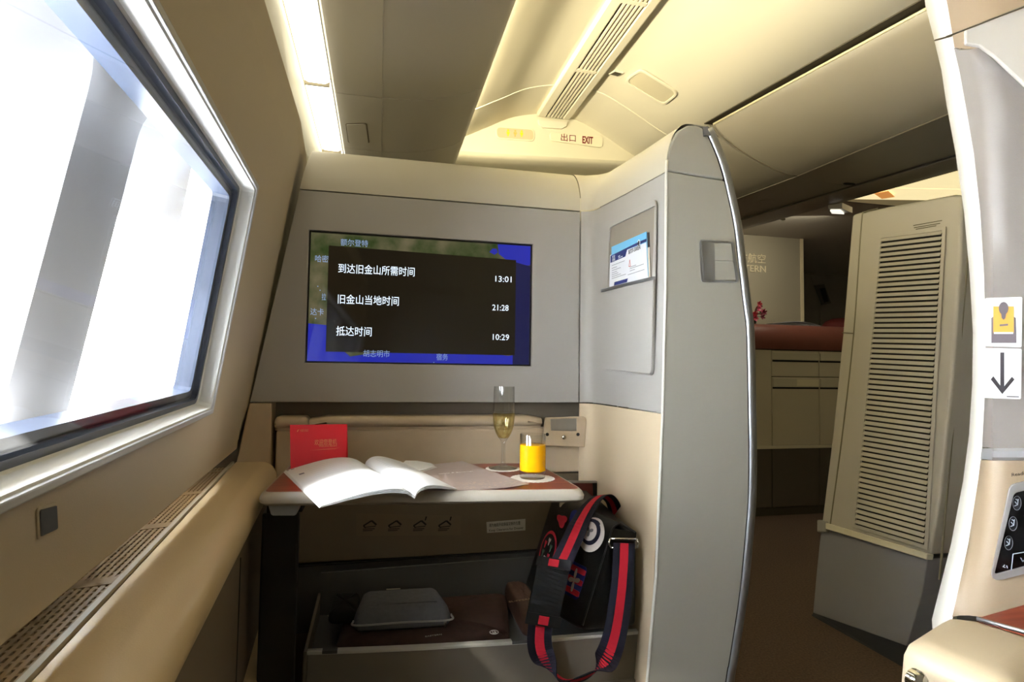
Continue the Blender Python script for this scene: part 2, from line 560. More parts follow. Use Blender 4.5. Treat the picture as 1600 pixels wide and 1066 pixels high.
def tvpoly(name, uv, m, d):
    return slab(name, [tvp(u, v, d) for u, v in uv], (0, .0002, 0), m, scr)


tvpoly('map_sea', [(0, 0), (1, 0), (1, .10), (.9, .07), (.7, .1), (.5, .13), (.28, .07), (.18, .04), (.10, .16), (.08, .28), (0, .29)], sea, .0003)
tvpoly('map_sea', [(.84, 1), (1, 1), (1, .84), (.96, .82), (.9, .85), (.86, .9), (.845, .92)], sea, .0003)
tvpoly('map_sea', [(.80, .93), (.815, .96), (.835, .96), (.84, .93), (.825, .91)], sea, .0003)
tvpoly('map_deep_sea', [(.92, 0), (1, 0), (1, .83), (.97, .84), (.92, .86)], navy, .0005)
tvpoly('info_panel', [(.076, .075), (.93, .075), (.93, .875), (.076, .905)], info, .0008)
for s, u, v, h, wd in (('到达旧金山所需时间', .117, .70, .026, .335), ('旧金山当地时间', .117, .458, .026, .265), ('抵达时间', .117, .208, .026, .152)):
    text('lettering', s, tvp(u, v, .0009), (1, 0, 0), (0, 0, 1), h, glow, scr, width=wd * .569, thick=.0003, bold=.003)
for s, u, v in (('13:01', .822, .685), ('21:28', .817, .445), ('10:29', .815, .20)):
    text('lettering', s, tvp(u, v, .0009), (1, 0, 0), (0, 0, 1), .0225, glow, scr, width=.0445, thick=.0003, bold=.003)
for s, u, v, wd in (('额尔登特', .125, .915, .118), ('哈密', .018, .775, .056), ('拉', .052, .478, .018), ('达卡', .006, .36, .056), ('宿务', .56, .028, .053), ('胡志明市', .235, .045, .115)):
    text('lettering', s, tvp(u, v, .0006 if s != '宿务' else .0009), (1, 0, 0), (0, 0, 1), .019, glow2, scr, width=wd * .569, thick=.0003)
for u, v in ((.03, .33), (.55, .005), (.045, .55), (.035, .58)):
    slab('map_dot', ellipse(tvp(u, v, .001), (1, 0, 0), (0, 0, 1), .0014, .0014, 10), (0, .0003, 0), glow2, scr)

# ------------------------------------------------------------------ cushion, latch, lower zones of the bulkhead
cush = empty('padded_backrest', (0.13, Y0, .7), 'tan leather padded backrest with rolled top behind the tray table', 'cushion')


def pad(name, x0, x1, z0, z1, y0, r, m, parent, depth=.05):
    """vertical cushion with rounded top roll"""
    sec = []
    for a in range(-90, 100, 15):
        t = math.radians(a); sec.append((y0 + .018 - .018 * math.cos(t) if a < 90 else y0 + .018, z1 - r + r * math.sin(t)))
    sec = [(y0 + r - r * math.cos(math.radians(a)), z1 - r + r * math.sin(math.radians(a))) for a in range(-90, 91, 15)]
    sec = [(y, z) for y, z in sec]
    sec += [(y0 + depth, z1), (y0 + depth, z0), (sec[0][0], z0)]
    rings = []
    n = 14
    for i in range(n + 1):
        x = x0 + (x1 - x0) * i / n
        e = min(x - x0, x1 - x); q = min(1, e / .015)
        k_ = math.sqrt(max(0, 1 - (1 - q) ** 2))
        rings.append([V((x, y + (1 - k_) * .012, z - (1 - k_) * .008 if z > (z0 + z1) / 2 else z)) for y, z in sec])
    # put the end rings close together for round corners
    return loft(name, rings, m, parent, closed=True, cap=True)


pad('top_roll', -.2455, -.168, .893, .928, Y0 - .004, .014, leather, cush, .06)
pad('top_roll', -.165, .434, .893, .928, Y0 - .004, .014, leather, cush, .06)
slab('lower_pad', [V((-.240, Y0 + .008, .57)), V((.548, Y0 + .008, .57)), V((.548, Y0 + .008, .772)), V((-.240, Y0 + .008, .772))], (0, .05, 0), mat('leather_shade_brown', (112, 98, 80), .55, bump=.3, bscale=350), cush, bevel=.004, bseg=3)  # leather darkened in colour for the shade under the table
slab('front_pad', round_poly([V((-.240, Y0 + .006, .774)), V((.548, Y0 + .006, .774)), V((.548, Y0 + .006, .893)), V((-.240, Y0 + .006, .893))], .006, 3), (0, .05, 0), leather, cush, bevel=.006, bseg=3)
slab('bottom_piping', [V((-.24, Y0 + .004, .562)), V((.548, Y0 + .004, .571)), V((.548, Y0 + .004, .574)), V((-.24, Y0 + .004, .566))], (0, .04, 0), dark, cush)
struct(slab('wall_front_kick', [V((-.236, Y0 + .015, .40)), V((.57, Y0 + .015, .40)), V((.57, Y0 + .015, .565)), V((-.236, Y0 + .015, .560))], (0, .04, 0), dgrey))

lt = empty('latch_plate', U(882, 675, 'y', Y0 - .008), 'tan latch plate with silver flap at the right end of the backrest', 'latch')
yl = Y0 - .012
q = [U(853, 653, 'y', yl), U(917, 651, 'y', yl), U(914, 699, 'y', yl), U(846, 697, 'y', yl)]
slab('plate', round_poly(q, [.004, .012, .003, .003]), (0, .012, 0), leather, lt, bevel=.003)
q = [U(860, 655, 'y', yl - .001), U(901, 654, 'y', yl - .001), U(901, 674, 'y', yl - .001), U(861, 673, 'y', yl - .001)]
slab('flap', round_poly(q, .002), (0, .004, 0), mat('brushed_silver', (175, 172, 165), .35, .7), lt, bevel=.0008)
for px in (855, 903):
    lathe('bumper', U(px, 679, 'y', yl), [(0, -.0015), (.0045, -.0015), (.0045, .002), (0, .002)], black, lt, 16, xd=(1, 0, 0), yd=(0, 0, 1), zd=(0, 1, 0))
lathe('knob', U(880, 683, 'y', yl), [(0, -.010), (.004, -.0095), (.0062, -.007), (.0062, -.004), (.004, -.001), (.004, .002), (0, .002)], chrome, lt, 20, xd=(1, 0, 0), yd=(0, 0, 1), zd=(0, 1, 0))

# placards under the table
yp = Y0 + .0075
plc = empty('safety_label', U(790, 823, 'y', yp), 'white two-line label stuck on the tan panel below the glasses', 'label')
q = [U(760, 816, 'y', yp), U(821, 811, 'y', yp), U(821, 829, 'y', yp), U(761, 833, 'y', yp)]
slab('sticker', q, (0, .001, 0), mat('label_grey', (190, 186, 178), .6), plc)
ink = mat('ink', (20, 18, 18), .7)
xd = (q[1] - q[0]).normalized(); yd = (q[0] - q[3]).normalized()
text('lettering', '请为抽屉开启保留足够的位置', U(764, 823.5, 'y', yp - .0002), xd, yd, .010, ink, plc, width=(q[1] - q[0]).length * .80, thick=.0003, bold=.003)
text('lettering', 'Keep Clearance for Drawer', U(764, 831, 'y', yp - .0002), xd, yd, .0085, ink, plc, width=(q[1] - q[0]).length * .88, thick=.0003, bold=.003)
pic = empty('instruction_placard', U(640, 820, 'y', yp), 'dark placard of four unfolding diagrams below the open magazine', 'placard')
pm = mat('placard_brown', (118, 102, 82), .5)
q = [U(556, 803, 'y', yp), U(720, 806, 'y', yp), U(720, 836, 'y', yp), U(556, 838, 'y', yp)]
slab('plate', round_poly(q, .003), (0, .001, 0), pm, pic)
for i in range(4):
    bm = bmesh.new(); bm2 = bmesh.new()
    c = U(578 + 39 * i, 819, 'y', yp - .0003)
    for (x0, z0, x1, z1, t) in ((-.016, -.004, .004, .008, .0018), (.004, .008, .016, -.003, .0022), (-.014, -.008, .014, -.006, .001), (-.016, -.004, -.010, -.009, .0015)):
        a = c + V((x0, 0, z0)); e = c + V((x1, 0, z1)); tt = (e - a).normalized(); nn = V((-tt.z, 0, tt.x)) * t
        add_prism(bm, [a - nn, e - nn, e + nn, a + nn], (0, .0004, 0))
    if i > 1:
        add_prism(bm, [c + V((.012, 0, .008)), c + V((.015, 0, .008)), c + V((.018, 0, .018)), c + V((.014, 0, .018))], (0, .0004, 0))
    for r_ in range(2):
        add_prism(bm2, [c + V((-.017, 0, -.013 - .004 * r_)), c + V((.012 - .005 * r_, 0, -.013 - .004 * r_)), c + V((.012 - .005 * r_, 0, -.0112 - .004 * r_)), c + V((-.017, 0, -.0112 - .004 * r_))], (0, .0004, 0))
    from_bm('pictogram', bm, ink, pic); from_bm('caption', bm2, ink, pic)

# ------------------------------------------------------------------ right partition of the suite
YE = 1.12
edgeL = [(1043, 250), (1042, 268), (1041, 450), (1036, 656), (1026, 900), (1012, 1066), (995, 1250), (985, 1420)]
edgeR = [(1103, 203), (1113, 225), (1123, 250), (1132, 280), (1147, 349), (1154, 405), (1163, 480), (1167, 513), (1169, 578), (1170, 644), (1171, 710), (1170, 775), (1167, 820), (1157, 925), (1141, 1031), (1135, 1066), (1112, 1250), (1094, 1420)]
topE = [(1044, 240), (1050, 219), (1060, 204), (1074, 196), (1090, 196)]
body_top = 268
zL = lambda px, py: U(px, py, 'y', YE)
# grey end face + body, below the cap seam
seamL, seamR = U(1042, 269, 'y', YE), U(1132.5, 283, 'y', YE)
bodyL = [zL(*p) for p in edgeL[1:]]
bodyR = [zL(*p) for p in edgeR if p[1] > 283]
endpoly = bodyL + list(reversed(bodyR)) + [seamR]
pr = struct(slab('wall_right', endpoly, (0, .06, 0), greige, bevel=.002))
capp = [U(1042, 267, 'y', YE)] + [zL(*p) for p in edgeL[:1]] + [zL(*p) for p in topE] + [zL(*p) for p in edgeR if p[1] < 276] + [U(1132, 281, 'y', YE)]
struct(slab('trim_5', capp, (0, .06, 0), greige, bevel=.004))
# inner faces: grey upper, cream lower, cap, all with the rounded inner corner
XR = 0.575


def inner_path(z):
    """plan curve at height z from the bulkhead round the corner to the end face"""
    le = bodyL[0]
    for a, b_ in zip(bodyL, bodyL[1:]):
        if b_.z <= z <= a.z: le = a + (b_ - a) * ((z - a.z) / (b_.z - a.z))
    if z > bodyL[0].z: le = bodyL[0].copy()
    xe = le.x
    return [V((.5365, Y0, z)), V((.548, Y0 - .002, z)), V((.558, Y0 - .008, z)), V((.566, Y0 - .018, z)), V((.571, Y0 - .034, z)), V((.574, Y0 - .06, z)), V((xe * .5 + .575 * .5, (YE + Y0) / 2, z)), V((xe - .001, YE + .012, z)), V((xe, YE + .004, z))]


up_z = [zb + .001, 1.05, 1.2, 1.35, 1.455, 1.490]


def zseam(y, z):  # the cap seam drops slightly toward the end face
    return z


rings = [inner_path(z) for z in up_z]
rings[-1] = [V((p.x, p.y, 1.492 - .012 * (Y0 - p.y) / .38)) for p in rings[-1]]
pocket_c = None
inn = struct(loft('wall_right_inner', rings, grey, smooth=True, thick=.006, toff=0))
rings = [inner_path(z) for z in (.0, .2, .39, .6, .8, zb - .002)]
struct(loft('wall_right_lower', rings, sidem, smooth=True, thick=.006, toff=0))
# cap of the partition: rolls from the inner face over the top
base_r = rings = []
ip = [V((p.x, p.y, 1.496 - .012 * (Y0 - p.y) / .38)) for p in inner_path(1.49)]
capprof = [(0, 0)] + [(0.055 * (1 - math.cos(math.radians(a))), .004 + .108 * math.sin(math.radians(a))) for a in range(0, 91, 10)] + [(.10, .110), (.13, .09)]
rings = []
for i, p in enumerate(ip):
    t = (ip[min(i + 1, len(ip) - 1)] - ip[max(0, i - 1)]); t.z = 0; t.normalize()
    n = V((-t.y, t.x, 0)) if False else V((-t.y, t.x, 0))
    if n.x < 0 and n.y < 0: n = -n
    if i == 0: n = V((0, 1, 0))
    if i > 5: n = V((1, 0, 0))
    f_ = min(1, i / 5)
    rings.append([p + n * (a * (1.9 * (1 - f_) + f_)) + V((0, 0, b_ * (1.17 * (1 - f_) + 1.0 * f_))) for a, b_ in capprof])
struct(loft('trim_6', rings, cream, smooth=True))
# right-hand skin of the partition
rings = []
for p in [zL(*p) for p in edgeR]:
    rings.append([p + V((-.004, .004, 0)), p + V((-.004, .30, 0)), p + V((-.004, .62, 0))])
struct(loft('wall_right_outer', rings, greige, smooth=True))
# white corner strip and silver edge
struct(tube('trim_7', [zL(*p) + V((-.001, .001, 0)) for p in edgeL[:1] + edgeL[1:]], .0032, mat('corner_white', (225, 222, 214), .4)))
tr = empty('edge_trim', U(1182, 700, 'y', YE), 'curved silver edge strip running down the open end of the partition', 'trim')
ep = crom([zL(*p) for p in edgeR], 4)
bm = bmesh.new(); rg = []
for i, p in enumerate(ep):
    t = (ep[min(i + 1, len(ep) - 1)] - ep[max(i - 1, 0)]).normalized(); n = V((-t.z, 0, t.x))
    if n.x < 0: n = -n
    rg.append([p - n * .001 + V((0, -.002, 0)), p + n * .004 + V((0, -.005, 0)), p + n * .014 + V((0, -.0045, 0)), p + n * .0205 + V((0, .002, 0)), p + n * .0205 + V((0, .02, 0)), p - n * .001 + V((0, .02, 0))])
add_loft(bm, rg, True, True); from_bm('strip', bm, silver, tr, True)
bm = bmesh.new(); rg = []
for i, p in enumerate(ep):
    t = (ep[min(i + 1, len(ep) - 1)] - ep[max(i - 1, 0)]).normalized(); n = V((-t.z, 0, t.x))
    if n.x < 0: n = -n
    rg.append([p - n * .0028 + V((0, -.0012, 0)), p - n * .001 + V((0, -.0012, 0)), p - n * .001 + V((0, .004, 0)), p - n * .0028 + V((0, .004, 0))])
add_loft(bm, rg, True, True); from_bm('groove', bm, dark, tr, True)
q = [U(1099, 198, 'y', YE - .004), U(1108, 197, 'y', YE - .004), U(1112, 212, 'y', YE - .004), U(1100, 212, 'y', YE - .004)]
slab('end_cap', q, (0, .02, 0), dgrey, tr, bevel=.001)

# latch recess on the end face
dl = empty('door_latch', U(1122, 408, 'y', YE), 'recessed silver latch on the end face of the partition', 'latch')
yq = YE - .0012
out = round_poly([U(1093, 374, 'y', yq), U(1146, 378, 'y', yq), U(1152, 442, 'y', yq), U(1096, 441, 'y', yq)], [.008, .001, .001, .008])
inn_ = round_poly([U(1095.5, 377, 'y', yq), U(1145, 381, 'y', yq), U(1150.5, 439, 'y', yq), U(1098.5, 438, 'y', yq)], [.007, .001, .001, .007])
slab('rim', out, (0, .003, 0), silver, dl, holes=[inn_])
cup = [U(1096, 378, 'y', yq - .0003), U(1116, 379, 'y', yq - .0003), U(1117, 438, 'y', yq - .0003), U(1099, 438, 'y', yq - .0003)]
loft('finger_cup', [[cup[0] + (cup[1] - cup[0]) * s + V((0, -.0003 + .0012 * math.sin(s * 3.14), 0)) for s in (0, .25, .5, .75, 1)], [cup[3] + (cup[2] - cup[3]) * s + V((0, -.0003 + .0012 * math.sin(s * 3.14), 0)) for s in (0, .25, .5, .75, 1)]], silver, dl, thick=.0008)
slab('flap', [U(1116, 381, 'y', yq - .001), U(1143, 383, 'y', yq - .001), U(1146, 408, 'y', yq - .001), U(1116.5, 407, 'y', yq - .001)], (0, .002, 0), greige, dl, bevel=.0005)
slab('flap', [U(1116.5, 409, 'y', yq - .001), U(1146, 410, 'y', yq - .001), U(1150, 438, 'y', yq - .001), U(1117, 437, 'y', yq - .001)], (0, .002, 0), greige, dl, bevel=.0005)
for a, b_ in (((1143, 380), (1151, 440)),):
    slab('strike', [U(1143.5, 381, 'y', yq - .0015), U(1147, 381, 'y', yq - .0015), U(1154, 440, 'y', yq - .0015), U(1150, 440, 'y', yq - .0015)], (0, .003, 0), silver, dl)

# literature pocket on the inner face
NK = V((1, .055, 0)).normalized(); XI = .574
PK = V((.5745, 1.44, 0))


def KW(px, py, o=0.0):
    """photo pixel -> point on the inner wall face, o in front of it"""
    return UP(px, py, PK - NK * o, NK)


pk = empty('literature_pocket', KW(985, 440), 'slim grey wall pocket with silver lip beside the screen', 'pocket')
po = round_poly([KW(943, 350, .005), KW(1027, 311, .005), KW(1023, 587, .005), KW(941, 579, .005)], .016)
pi_ = round_poly([KW(954, 356, .005), KW(1025, 322, .005), KW(1021, 440, .005), KW(951, 455, .005)], [.012, .002, .002, .002])
slab('surround', po, (-.0035, 0, 0), grey, pk, holes=[pi_], bevel=.002)
slab('niche', pi_, (.001, 0, 0), mat('niche_grey', (150, 142, 130), .55), pk)
lip = [KW(943, 452, .009), KW(1025, 432, .009), KW(1025, 437, .009), KW(943, 457, .009)]
slab('lip', lip, (-.008, 0, 0), silver, pk, bevel=.001)
fp = round_poly([KW(943, 457, .009), KW(1024, 437, .009), KW(1021, 585, .009), KW(943, 577, .009)], [.002, .002, .012, .012])
slab('front_panel', fp, (-.006, 0, 0), grey, pk, bevel=.0015)

# safety card in the pocket
sc_ = empty('safety_card', KW(985, 400, .011), 'white and blue safety card standing in the wall pocket', 'card')


def K(px, py, d=0.0):
    return KW(px, py, .011 + d)


cw = mat('card_white', (232, 234, 240), .4)
cb = mat('card_sky', (120, 195, 235), .4); cn = mat('card_navy', (38, 52, 130), .4)
back = slab('back_sheet', [K(957, 386, -.002), K(1010, 362, -.002), K(1013, 432, -.002), K(956, 446, -.002)], (.0012, 0, 0), cb, sc_)
slab('sheet', [K(953, 399), K(1009, 373), K(1012, 436, 0), K(952, 450)], (.001, 0, 0), cw, sc_)
slab('sky_band', [K(955.5, 386, .0002), K(1010, 362, .0002), K(1009.5, 379, .0002), K(955.5, 400, .0002)], (-.0002, 0, 0), cb, sc_)
slab('navy_band', [K(954, 400, .0004), K(998, 378, .0004), K(1010, 373, .0004), K(1010, 377.5, .0004), K(980, 390, .0004), K(977, 401, .0004), K(954, 411, .0004)], (-.0002, 0, 0), cn, sc_)
slab('badge', ellipse(K(998, 380, .0006), (0, .75, 0), (0, 0, 1), .010, .008, 20)[:21], (-.0002, 0, 0), cw, sc_)
slab('badge_core', ellipse(K(998, 380, .0008), (0, .75, 0), (0, 0, 1), .006, .0055, 16), (-.0002, 0, 0), mat('badge_dark', (40, 40, 62), .5), sc_)
yk = (K(1008, 385) - K(983, 396)).normalized(); zk = V((0, 0, 1))
text('lettering', 'B777-300ER', K(982, 397.5, .0006), (0, -1, 0), (0, 0, 1), .014, ink, sc_, width=.064, thick=.0002)
text('lettering', '安全\n须知', K(956.5, 404, .0006), (0, -1, 0), (0, 0, 1), .008, cw, sc_, width=.019, thick=.0002, bold=.003)
text('lettering', 'SAFETY\nINSTRUCTIONS', K(966, 402, .0006), (0, -1, 0), (0, 0, 1), .0042, cw, sc_, width=.026, thick=.0002)
rk = mat('card_red', (205, 60, 50), .5)
bm = bmesh.new()
c = K(984, 411, .0004)
for a, e in (((.005, -.008), (.0, .008)), ((-.005, -.008), (0, .008)), ((.005, -.008), (-.005, -.008))):
    A = c + V((0, a[0], a[1])); E = c + V((0, e[0], e[1])); t = (E - A).normalized(); n = V((0, -t.z, t.y)) * .0007
    add_prism(bm, [A - n, E - n, E + n, A + n], (-.0002, 0, 0))
from_bm('warning_mark', bm, rk, sc_)
bm = bmesh.new()
for i, (px, py, l) in enumerate(((956, 415.5, 20), (956, 420, 8), (956, 423.5, 14), (956, 427, 8), (956, 430, 10), (956, 433, 14), (956, 436, 22), (984, 418, 10), (984, 420.5, 22), (984, 424, 8), (981, 430, 26))):
    sl = -.45 + i * .01
    p0, p1 = K(px, py, .0004), K(px + l, py - l * .3, .0004)
    p1.z = p0.z
    add_prism(bm, [p0, p1, p1 + V((0, 0, .0011)), p0 + V((0, 0, .0011))], (-.0002, 0, 0))
from_bm('fine_print', bm, mat('print_grey', (130, 134, 145), .6), sc_)
slab('footer_band', [K(960, 441, .0004), K(981, 435, .0004), K(979.5, 441, .0004), K(959.5, 446.5, .0004)], (-.0002, 0, 0), cn, sc_)
oc = empty('folded_leaflet', K(1015, 420), 'dark leaflet tucked behind the white and blue safety card', 'leaflet')
slab('sheet', [K(1006, 366, -.004), K(1014, 363, -.004), K(1017, 432, -.004), K(1008, 435, -.004)], (.0007, 0, 0), mat('leaflet_dark', (70, 66, 68), .5), oc)
slab('paper', [K(1009, 388, -.003), K(1015, 386, -.003), K(1016, 433, -.003), K(1010, 434, -.003)], (.0007, 0, 0), mat('leaflet_cream', (210, 200, 180), .5), oc)

# ------------------------------------------------------------------ side console (ledge) under the window
con = empty('side_console', (-.25, 1.0, .8), 'long beige side ledge with slotted air grille running under the window', 'ledge')


def xe(y): return -.158 - .0746 * (y - .477)   # inner edge of the pad
def xs(y): return -.240 - .088 * (y - .49)     # pad / metal strip


def xw(y): return wy(y, .82, -.012).x


ys = [-.5, 0, .3, .6, .9, 1.2, 1.496]
rings = []
for y in ys:
    a, b_ = xs(y), xe(y)
    r = .036
    sec = [(a, .79), (a, .818), (a + .003, .821)]
    for k in range(0, 10):
        t = math.radians(90 - 15 * k)
        sec.append((b_ - r + r * math.cos(t), .821 - r + r * math.sin(t)))
    sec += [(b_ - r * 1.6, .821 - 2 * r + .002), (b_ - .09, .75)]
    rings.append([V((x, y, z)) for x, z in sec])
loft('armrest_pad', rings, padm, con, closed=True, cap=True)
rings = [[V((xs(y) - .007, y, .812)), V((xs(y) - .007, y, .8225)), V((xs(y) - .001, y, .8225)), V((xs(y) - .001, y, .812))] for y in ys]
loft('metal_strip', rings, mat('strip_alloy', (176, 168, 150), .4), con, closed=True, cap=True, smooth=False)
# grille
bm = bmesh.new()
yy = -.3
ybar = []
segs = []
y = -.42
while y < 1.44:
    segs.append((y, min(y + .205, 1.46))); y += .23
for a, b_ in segs:
    for k in range(7):
        f_ = (k + .5) / 7
        def gp(y_, dz): return V((xs(y_) - .009 - (.052) * f_, y_, .816 - .004 * f_ + dz))
        h = .0021
        add_prism(bm, [gp(a, 0) + V((-h, 0, 0)), gp(a, 0) + V((h, 0, 0)), gp(b_, 0) + V((h, 0, 0)), gp(b_, 0) + V((-h, 0, 0))], (0, 0, -.006))
    n = int((b_ - a) / .012)
    for i in range(n):
        y_ = a + (b_ - a) * (i + .5) / n
        add_prism(bm, [V((xs(y_) - .009, y_ - .002, .8155)), V((xs(y_) - .061, y_ - .002, .8115)), V((xs(y_) - .061, y_ + .002, .8115)), V((xs(y_) - .009, y_ + .002, .8155))], (0, 0, -.004))
y = -.42
while y < 1.48:
    add_prism(bm, [V((xs(y) - .009, y, .8165)), V((xs(y) - .061, y, .8125)), V((xs(y - .025) - .061, y - .025, .8125)), V((xs(y - .025) - .009, y - .025, .8165))], (0, 0, -.006))
    y += .23
from_bm('air_grille', bm, mat('grille_tan', (150, 128, 96), .5), con)
rings = [[V((xs(y) - .008, y, .79)), V((xs(y) - .09, y, .785)), V((xs(y) - .09, y, .78)), V((xs(y) - .008, y, .78))] for y in ys]
loft('grille_well', rings, dark, con, closed=True, cap=True, smooth=False)
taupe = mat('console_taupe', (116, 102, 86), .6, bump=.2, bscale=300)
rings = [[V((xe(y) - .012, y, .752)), V((xe(y) - .012, y, .56)), V((xe(y) - .012, y, .0)), V((xe(y) - .06, y, 0)), V((xe(y) - .06, y, .752))] for y in ys]
loft('side_panel', rings, taupe, con, closed=True, cap=True, smooth=False)
rings = []
for y in (.55, .8, 1.0, 1.2, 1.40):
    sec = [(xe(y) - .0115, .50)]
    for k in range(7):
        t = math.radians(90 - 30 * k); sec.append((xe(y) - .004 + .022 * math.cos(t), .47 + .03 * math.sin(t)))
    sec += [(xe(y) - .0115, .44)]
    rings.append([V((x, y, z)) for x, z in sec])
loft('lower_rail', rings, padm, con, closed=True, cap=True)
for y in (.62, 1.02):
    bm = bmesh.new(); add_prism(bm, [V((xe(y) - .0125, y, .74)), V((xe(y) - .0125, y + .004, .74)), V((xe(y) - .0125, y + .004, .03)), V((xe(y) - .0125, y, .03))], (.0012, 0, 0))
    from_bm('panel_joint', bm, dark, con)

# ------------------------------------------------------------------ tray table
ZT = .836
T = empty('tray_table', (0.1, 1.2, ZT), 'wood-topped tray table with pale rounded rim carrying the glasses and open magazine', 'table')
fl, fr_, br, bl = U(402, 771, 'z', ZT), U(918, 766, 'z', ZT), U(842, 723, 'z', ZT), U(448, 727, 'z', ZT)
wood = mat('mahogany_wood', (140, 68, 48), .28, noise=.0)
nt = wood.node_tree; b = nt.nodes['Principled BSDF']
tcn = nt.nodes['Texture Coordinate']; mp_ = nt.nodes.new('ShaderNodeMapping'); mp_.inputs['Scale'].default_value = (1.5, 22, 5)
nz = nt.nodes.new('ShaderNodeTexNoise'); nz.inputs['Scale'].default_value = 4; nz.inputs['Detail'].default_value = 2
rp = nt.nodes.new('ShaderNodeValToRGB')
rp.color_ramp.elements[0].position = .3; rp.color_ramp.elements[1].position = .7
rp.color_ramp.elements[0].color = (lin(112), lin(48), lin(34), 1); rp.color_ramp.elements[1].color = (lin(158), lin(82), lin(58), 1)
nt.links.new(tcn.outputs['Object'], mp_.inputs[0]); nt.links.new(mp_.outputs[0], nz.inputs['Vector']); nt.links.new(nz.outputs['Fac'], rp.inputs['Fac']); nt.links.new(rp.outputs['Color'], b.inputs['Base Color'])
core = round_poly([fl, fr_, br, bl], [.022, .022, .01, .01], 6)
rings = []
zup = V((0, 0, 1))
for i_, dz in ((.010, 0), (.004, .0), (.0, -.004), (-.003, -.011), (-.002, -.018), (.004, -.023), (.03, -.024)):
    rings.append([p + V((0, 0, dz)) for p in round_poly(inset([fl, fr_, br, bl], i_ + .003, zup), [.02, .02, .01, .01], 6)])
loft('rim', rings, mat('rim_grey', (176, 168, 154), .35), T, closed=True)
slab('underside', [p + V((0, 0, -.0235)) for p in round_poly(inset([fl, fr_, br, bl], .025, zup), .01, 5)], (0, 0, .006), dgrey, T)
slab('wood_top', [p + V((0, 0, -.006)) for p in round_poly(inset([fl, fr_, br, bl], .0095, zup), [.016, .016, .008, .008], 6)], (0, 0, .0062), wood, T)
bc = [U(417, 783, 'y', fl.y + .02), U(468, 783, 'y', fl.y + .02), U(463, 806, 'y', fl.y + .02), U(424, 806, 'y', fl.y + .02)]
slab('bracket', round_poly(bc, [.001, .001, .006, .006]), (0, .06, 0), mat('bracket_grey', (160, 162, 166), .4), T, bevel=.003)
slab('support_arm', [bl + V((-.008, -.22, -.05)), bl + V((.055, -.22, -.05)), bl + V((.05, -.16, -.05)), bl + V((-.01, -.16, -.05))], (0, 0, -.70), mat('arm_black', (20, 19, 18), .5), T, bevel=.004)
slab('slide_rail', [bl + V((.0, -.22, -.026)), bl + V((.06, -.22, -.026)), bl + V((.06, .0, -.026)), bl + V((0, .0, -.026))], (0, 0, -.024), dark, T)

# ------------------------------------------------------------------ things on the table
def coaster(name, c, rx, label, teeth=28):
    o = empty(name, c, label, 'coaster', 'paper coasters under the glasses')
    pts = [c + V((math.cos(a) * rx * (1 + .03 * math.cos(teeth * a)), math.sin(a) * rx * (1 + .03 * math.cos(teeth * a)), .0003)) for a in [2 * math.pi * k / 168 for k in range(168)]]
    slab('paper', pts, (0, 0, .0008), mat('coaster_paper', (238, 234, 226), .8), o)
    bm = bmesh.new(); add_tube(bm, [c + V((math.cos(2 * math.pi * k / 40) * rx * .78, math.sin(2 * math.pi * k / 40) * rx * .78, .001)) for k in range(41)], .0005, 6, False)
    from_bm('embossed_ring', bm, mat('coaster_paper', (238, 234, 226), .8), o)
    return o


cf = U(786, 733, 'z', ZT); cj = U(832, 748, 'z', ZT)
coaster('paper_coaster', cf, .037, 'white paper coaster under the champagne flute')
coaster('paper_coaster', cj, .043, 'white paper coaster under the orange juice glass')
gl = pane_mat('clear_glass', 2.0, (.965, .972, .972))
# flute
zf = ZT + .0014
fo = empty('champagne_flute', cf + V((0, 0, .0014)), 'tall glass flute half full of pale champagne', 'glass')
Hf = .176
outp = [(0, 0), (.031, .0004), (.0315, .0016), (.024, .003), (.010, .006), (.0052, .010), (.0045, .016), (.0042, .035), (.0043, .052), (.0055, .058), (.011, .066), (.017, .076), (.0215, .090), (.0235, .108), (.0238, .125), (.0232, .15), (.0225, Hf)]
inp = [(.0217, Hf), (.0222, .15), (.0228, .125), (.0225, .108), (.0205, .091), (.016, .078), (.0095, .069), (.004, .0645), (0, .0638)]
c0 = cf + V((0, 0, .0014))
lathe('glass', c0, outp + inp, gl, fo, 48)
wine = pane_mat('champagne', .8, (.95, .88, .62))
lp = [(0, .0642), (.006, .0645), (.0112, .0661), (.0172, .0761), (.0217, .0901), (.0237, .108), (.0240, .1195), (.022, .1198), (0, .1198)]
lathe('champagne', c0, lp, wine, fo, 48)
bm = bmesh.new()
for i in range(24):
    a = random.uniform(0, 6.28); z = random.uniform(.075, .117); r = random.uniform(.0, .014 if z < .09 else .019)
    mtx = Matrix.Translation(c0 + V((r * math.cos(a), r * math.sin(a), z)))
    bmesh.ops.create_icosphere(bm, subdivisions=1, radius=random.uniform(.0004, .0009), matrix=mtx)
from_bm('bubbles', bm, mat('bubble', (245, 240, 220), .1), fo, True)
# juice
jo = empty('juice_glass', cj + V((0, 0, .0014)), 'short straight glass of orange juice with thick clear base', 'glass')
c0 = cj + V((0, 0, .0014)); Hj = .0865; R = .0255
lathe('glass', c0, [(0, 0), (R - .002, 0), (R - .0005, .001), (R, .003), (R, Hj - .001), (R - .0006, Hj), (R - .0014, Hj - .001), (R - .0016, .016), (R - .004, .0135), (0, .013)], gl, jo, 48)
jm = mat('orange_juice', (255, 184, 10), .12)
lathe('juice', c0, [(0, .0125), (R - .004, .0128), (R + .0002, .0155), (R + .0002, .0655), (R - .003, .0665), (0, .0665)], jm, jo, 48)

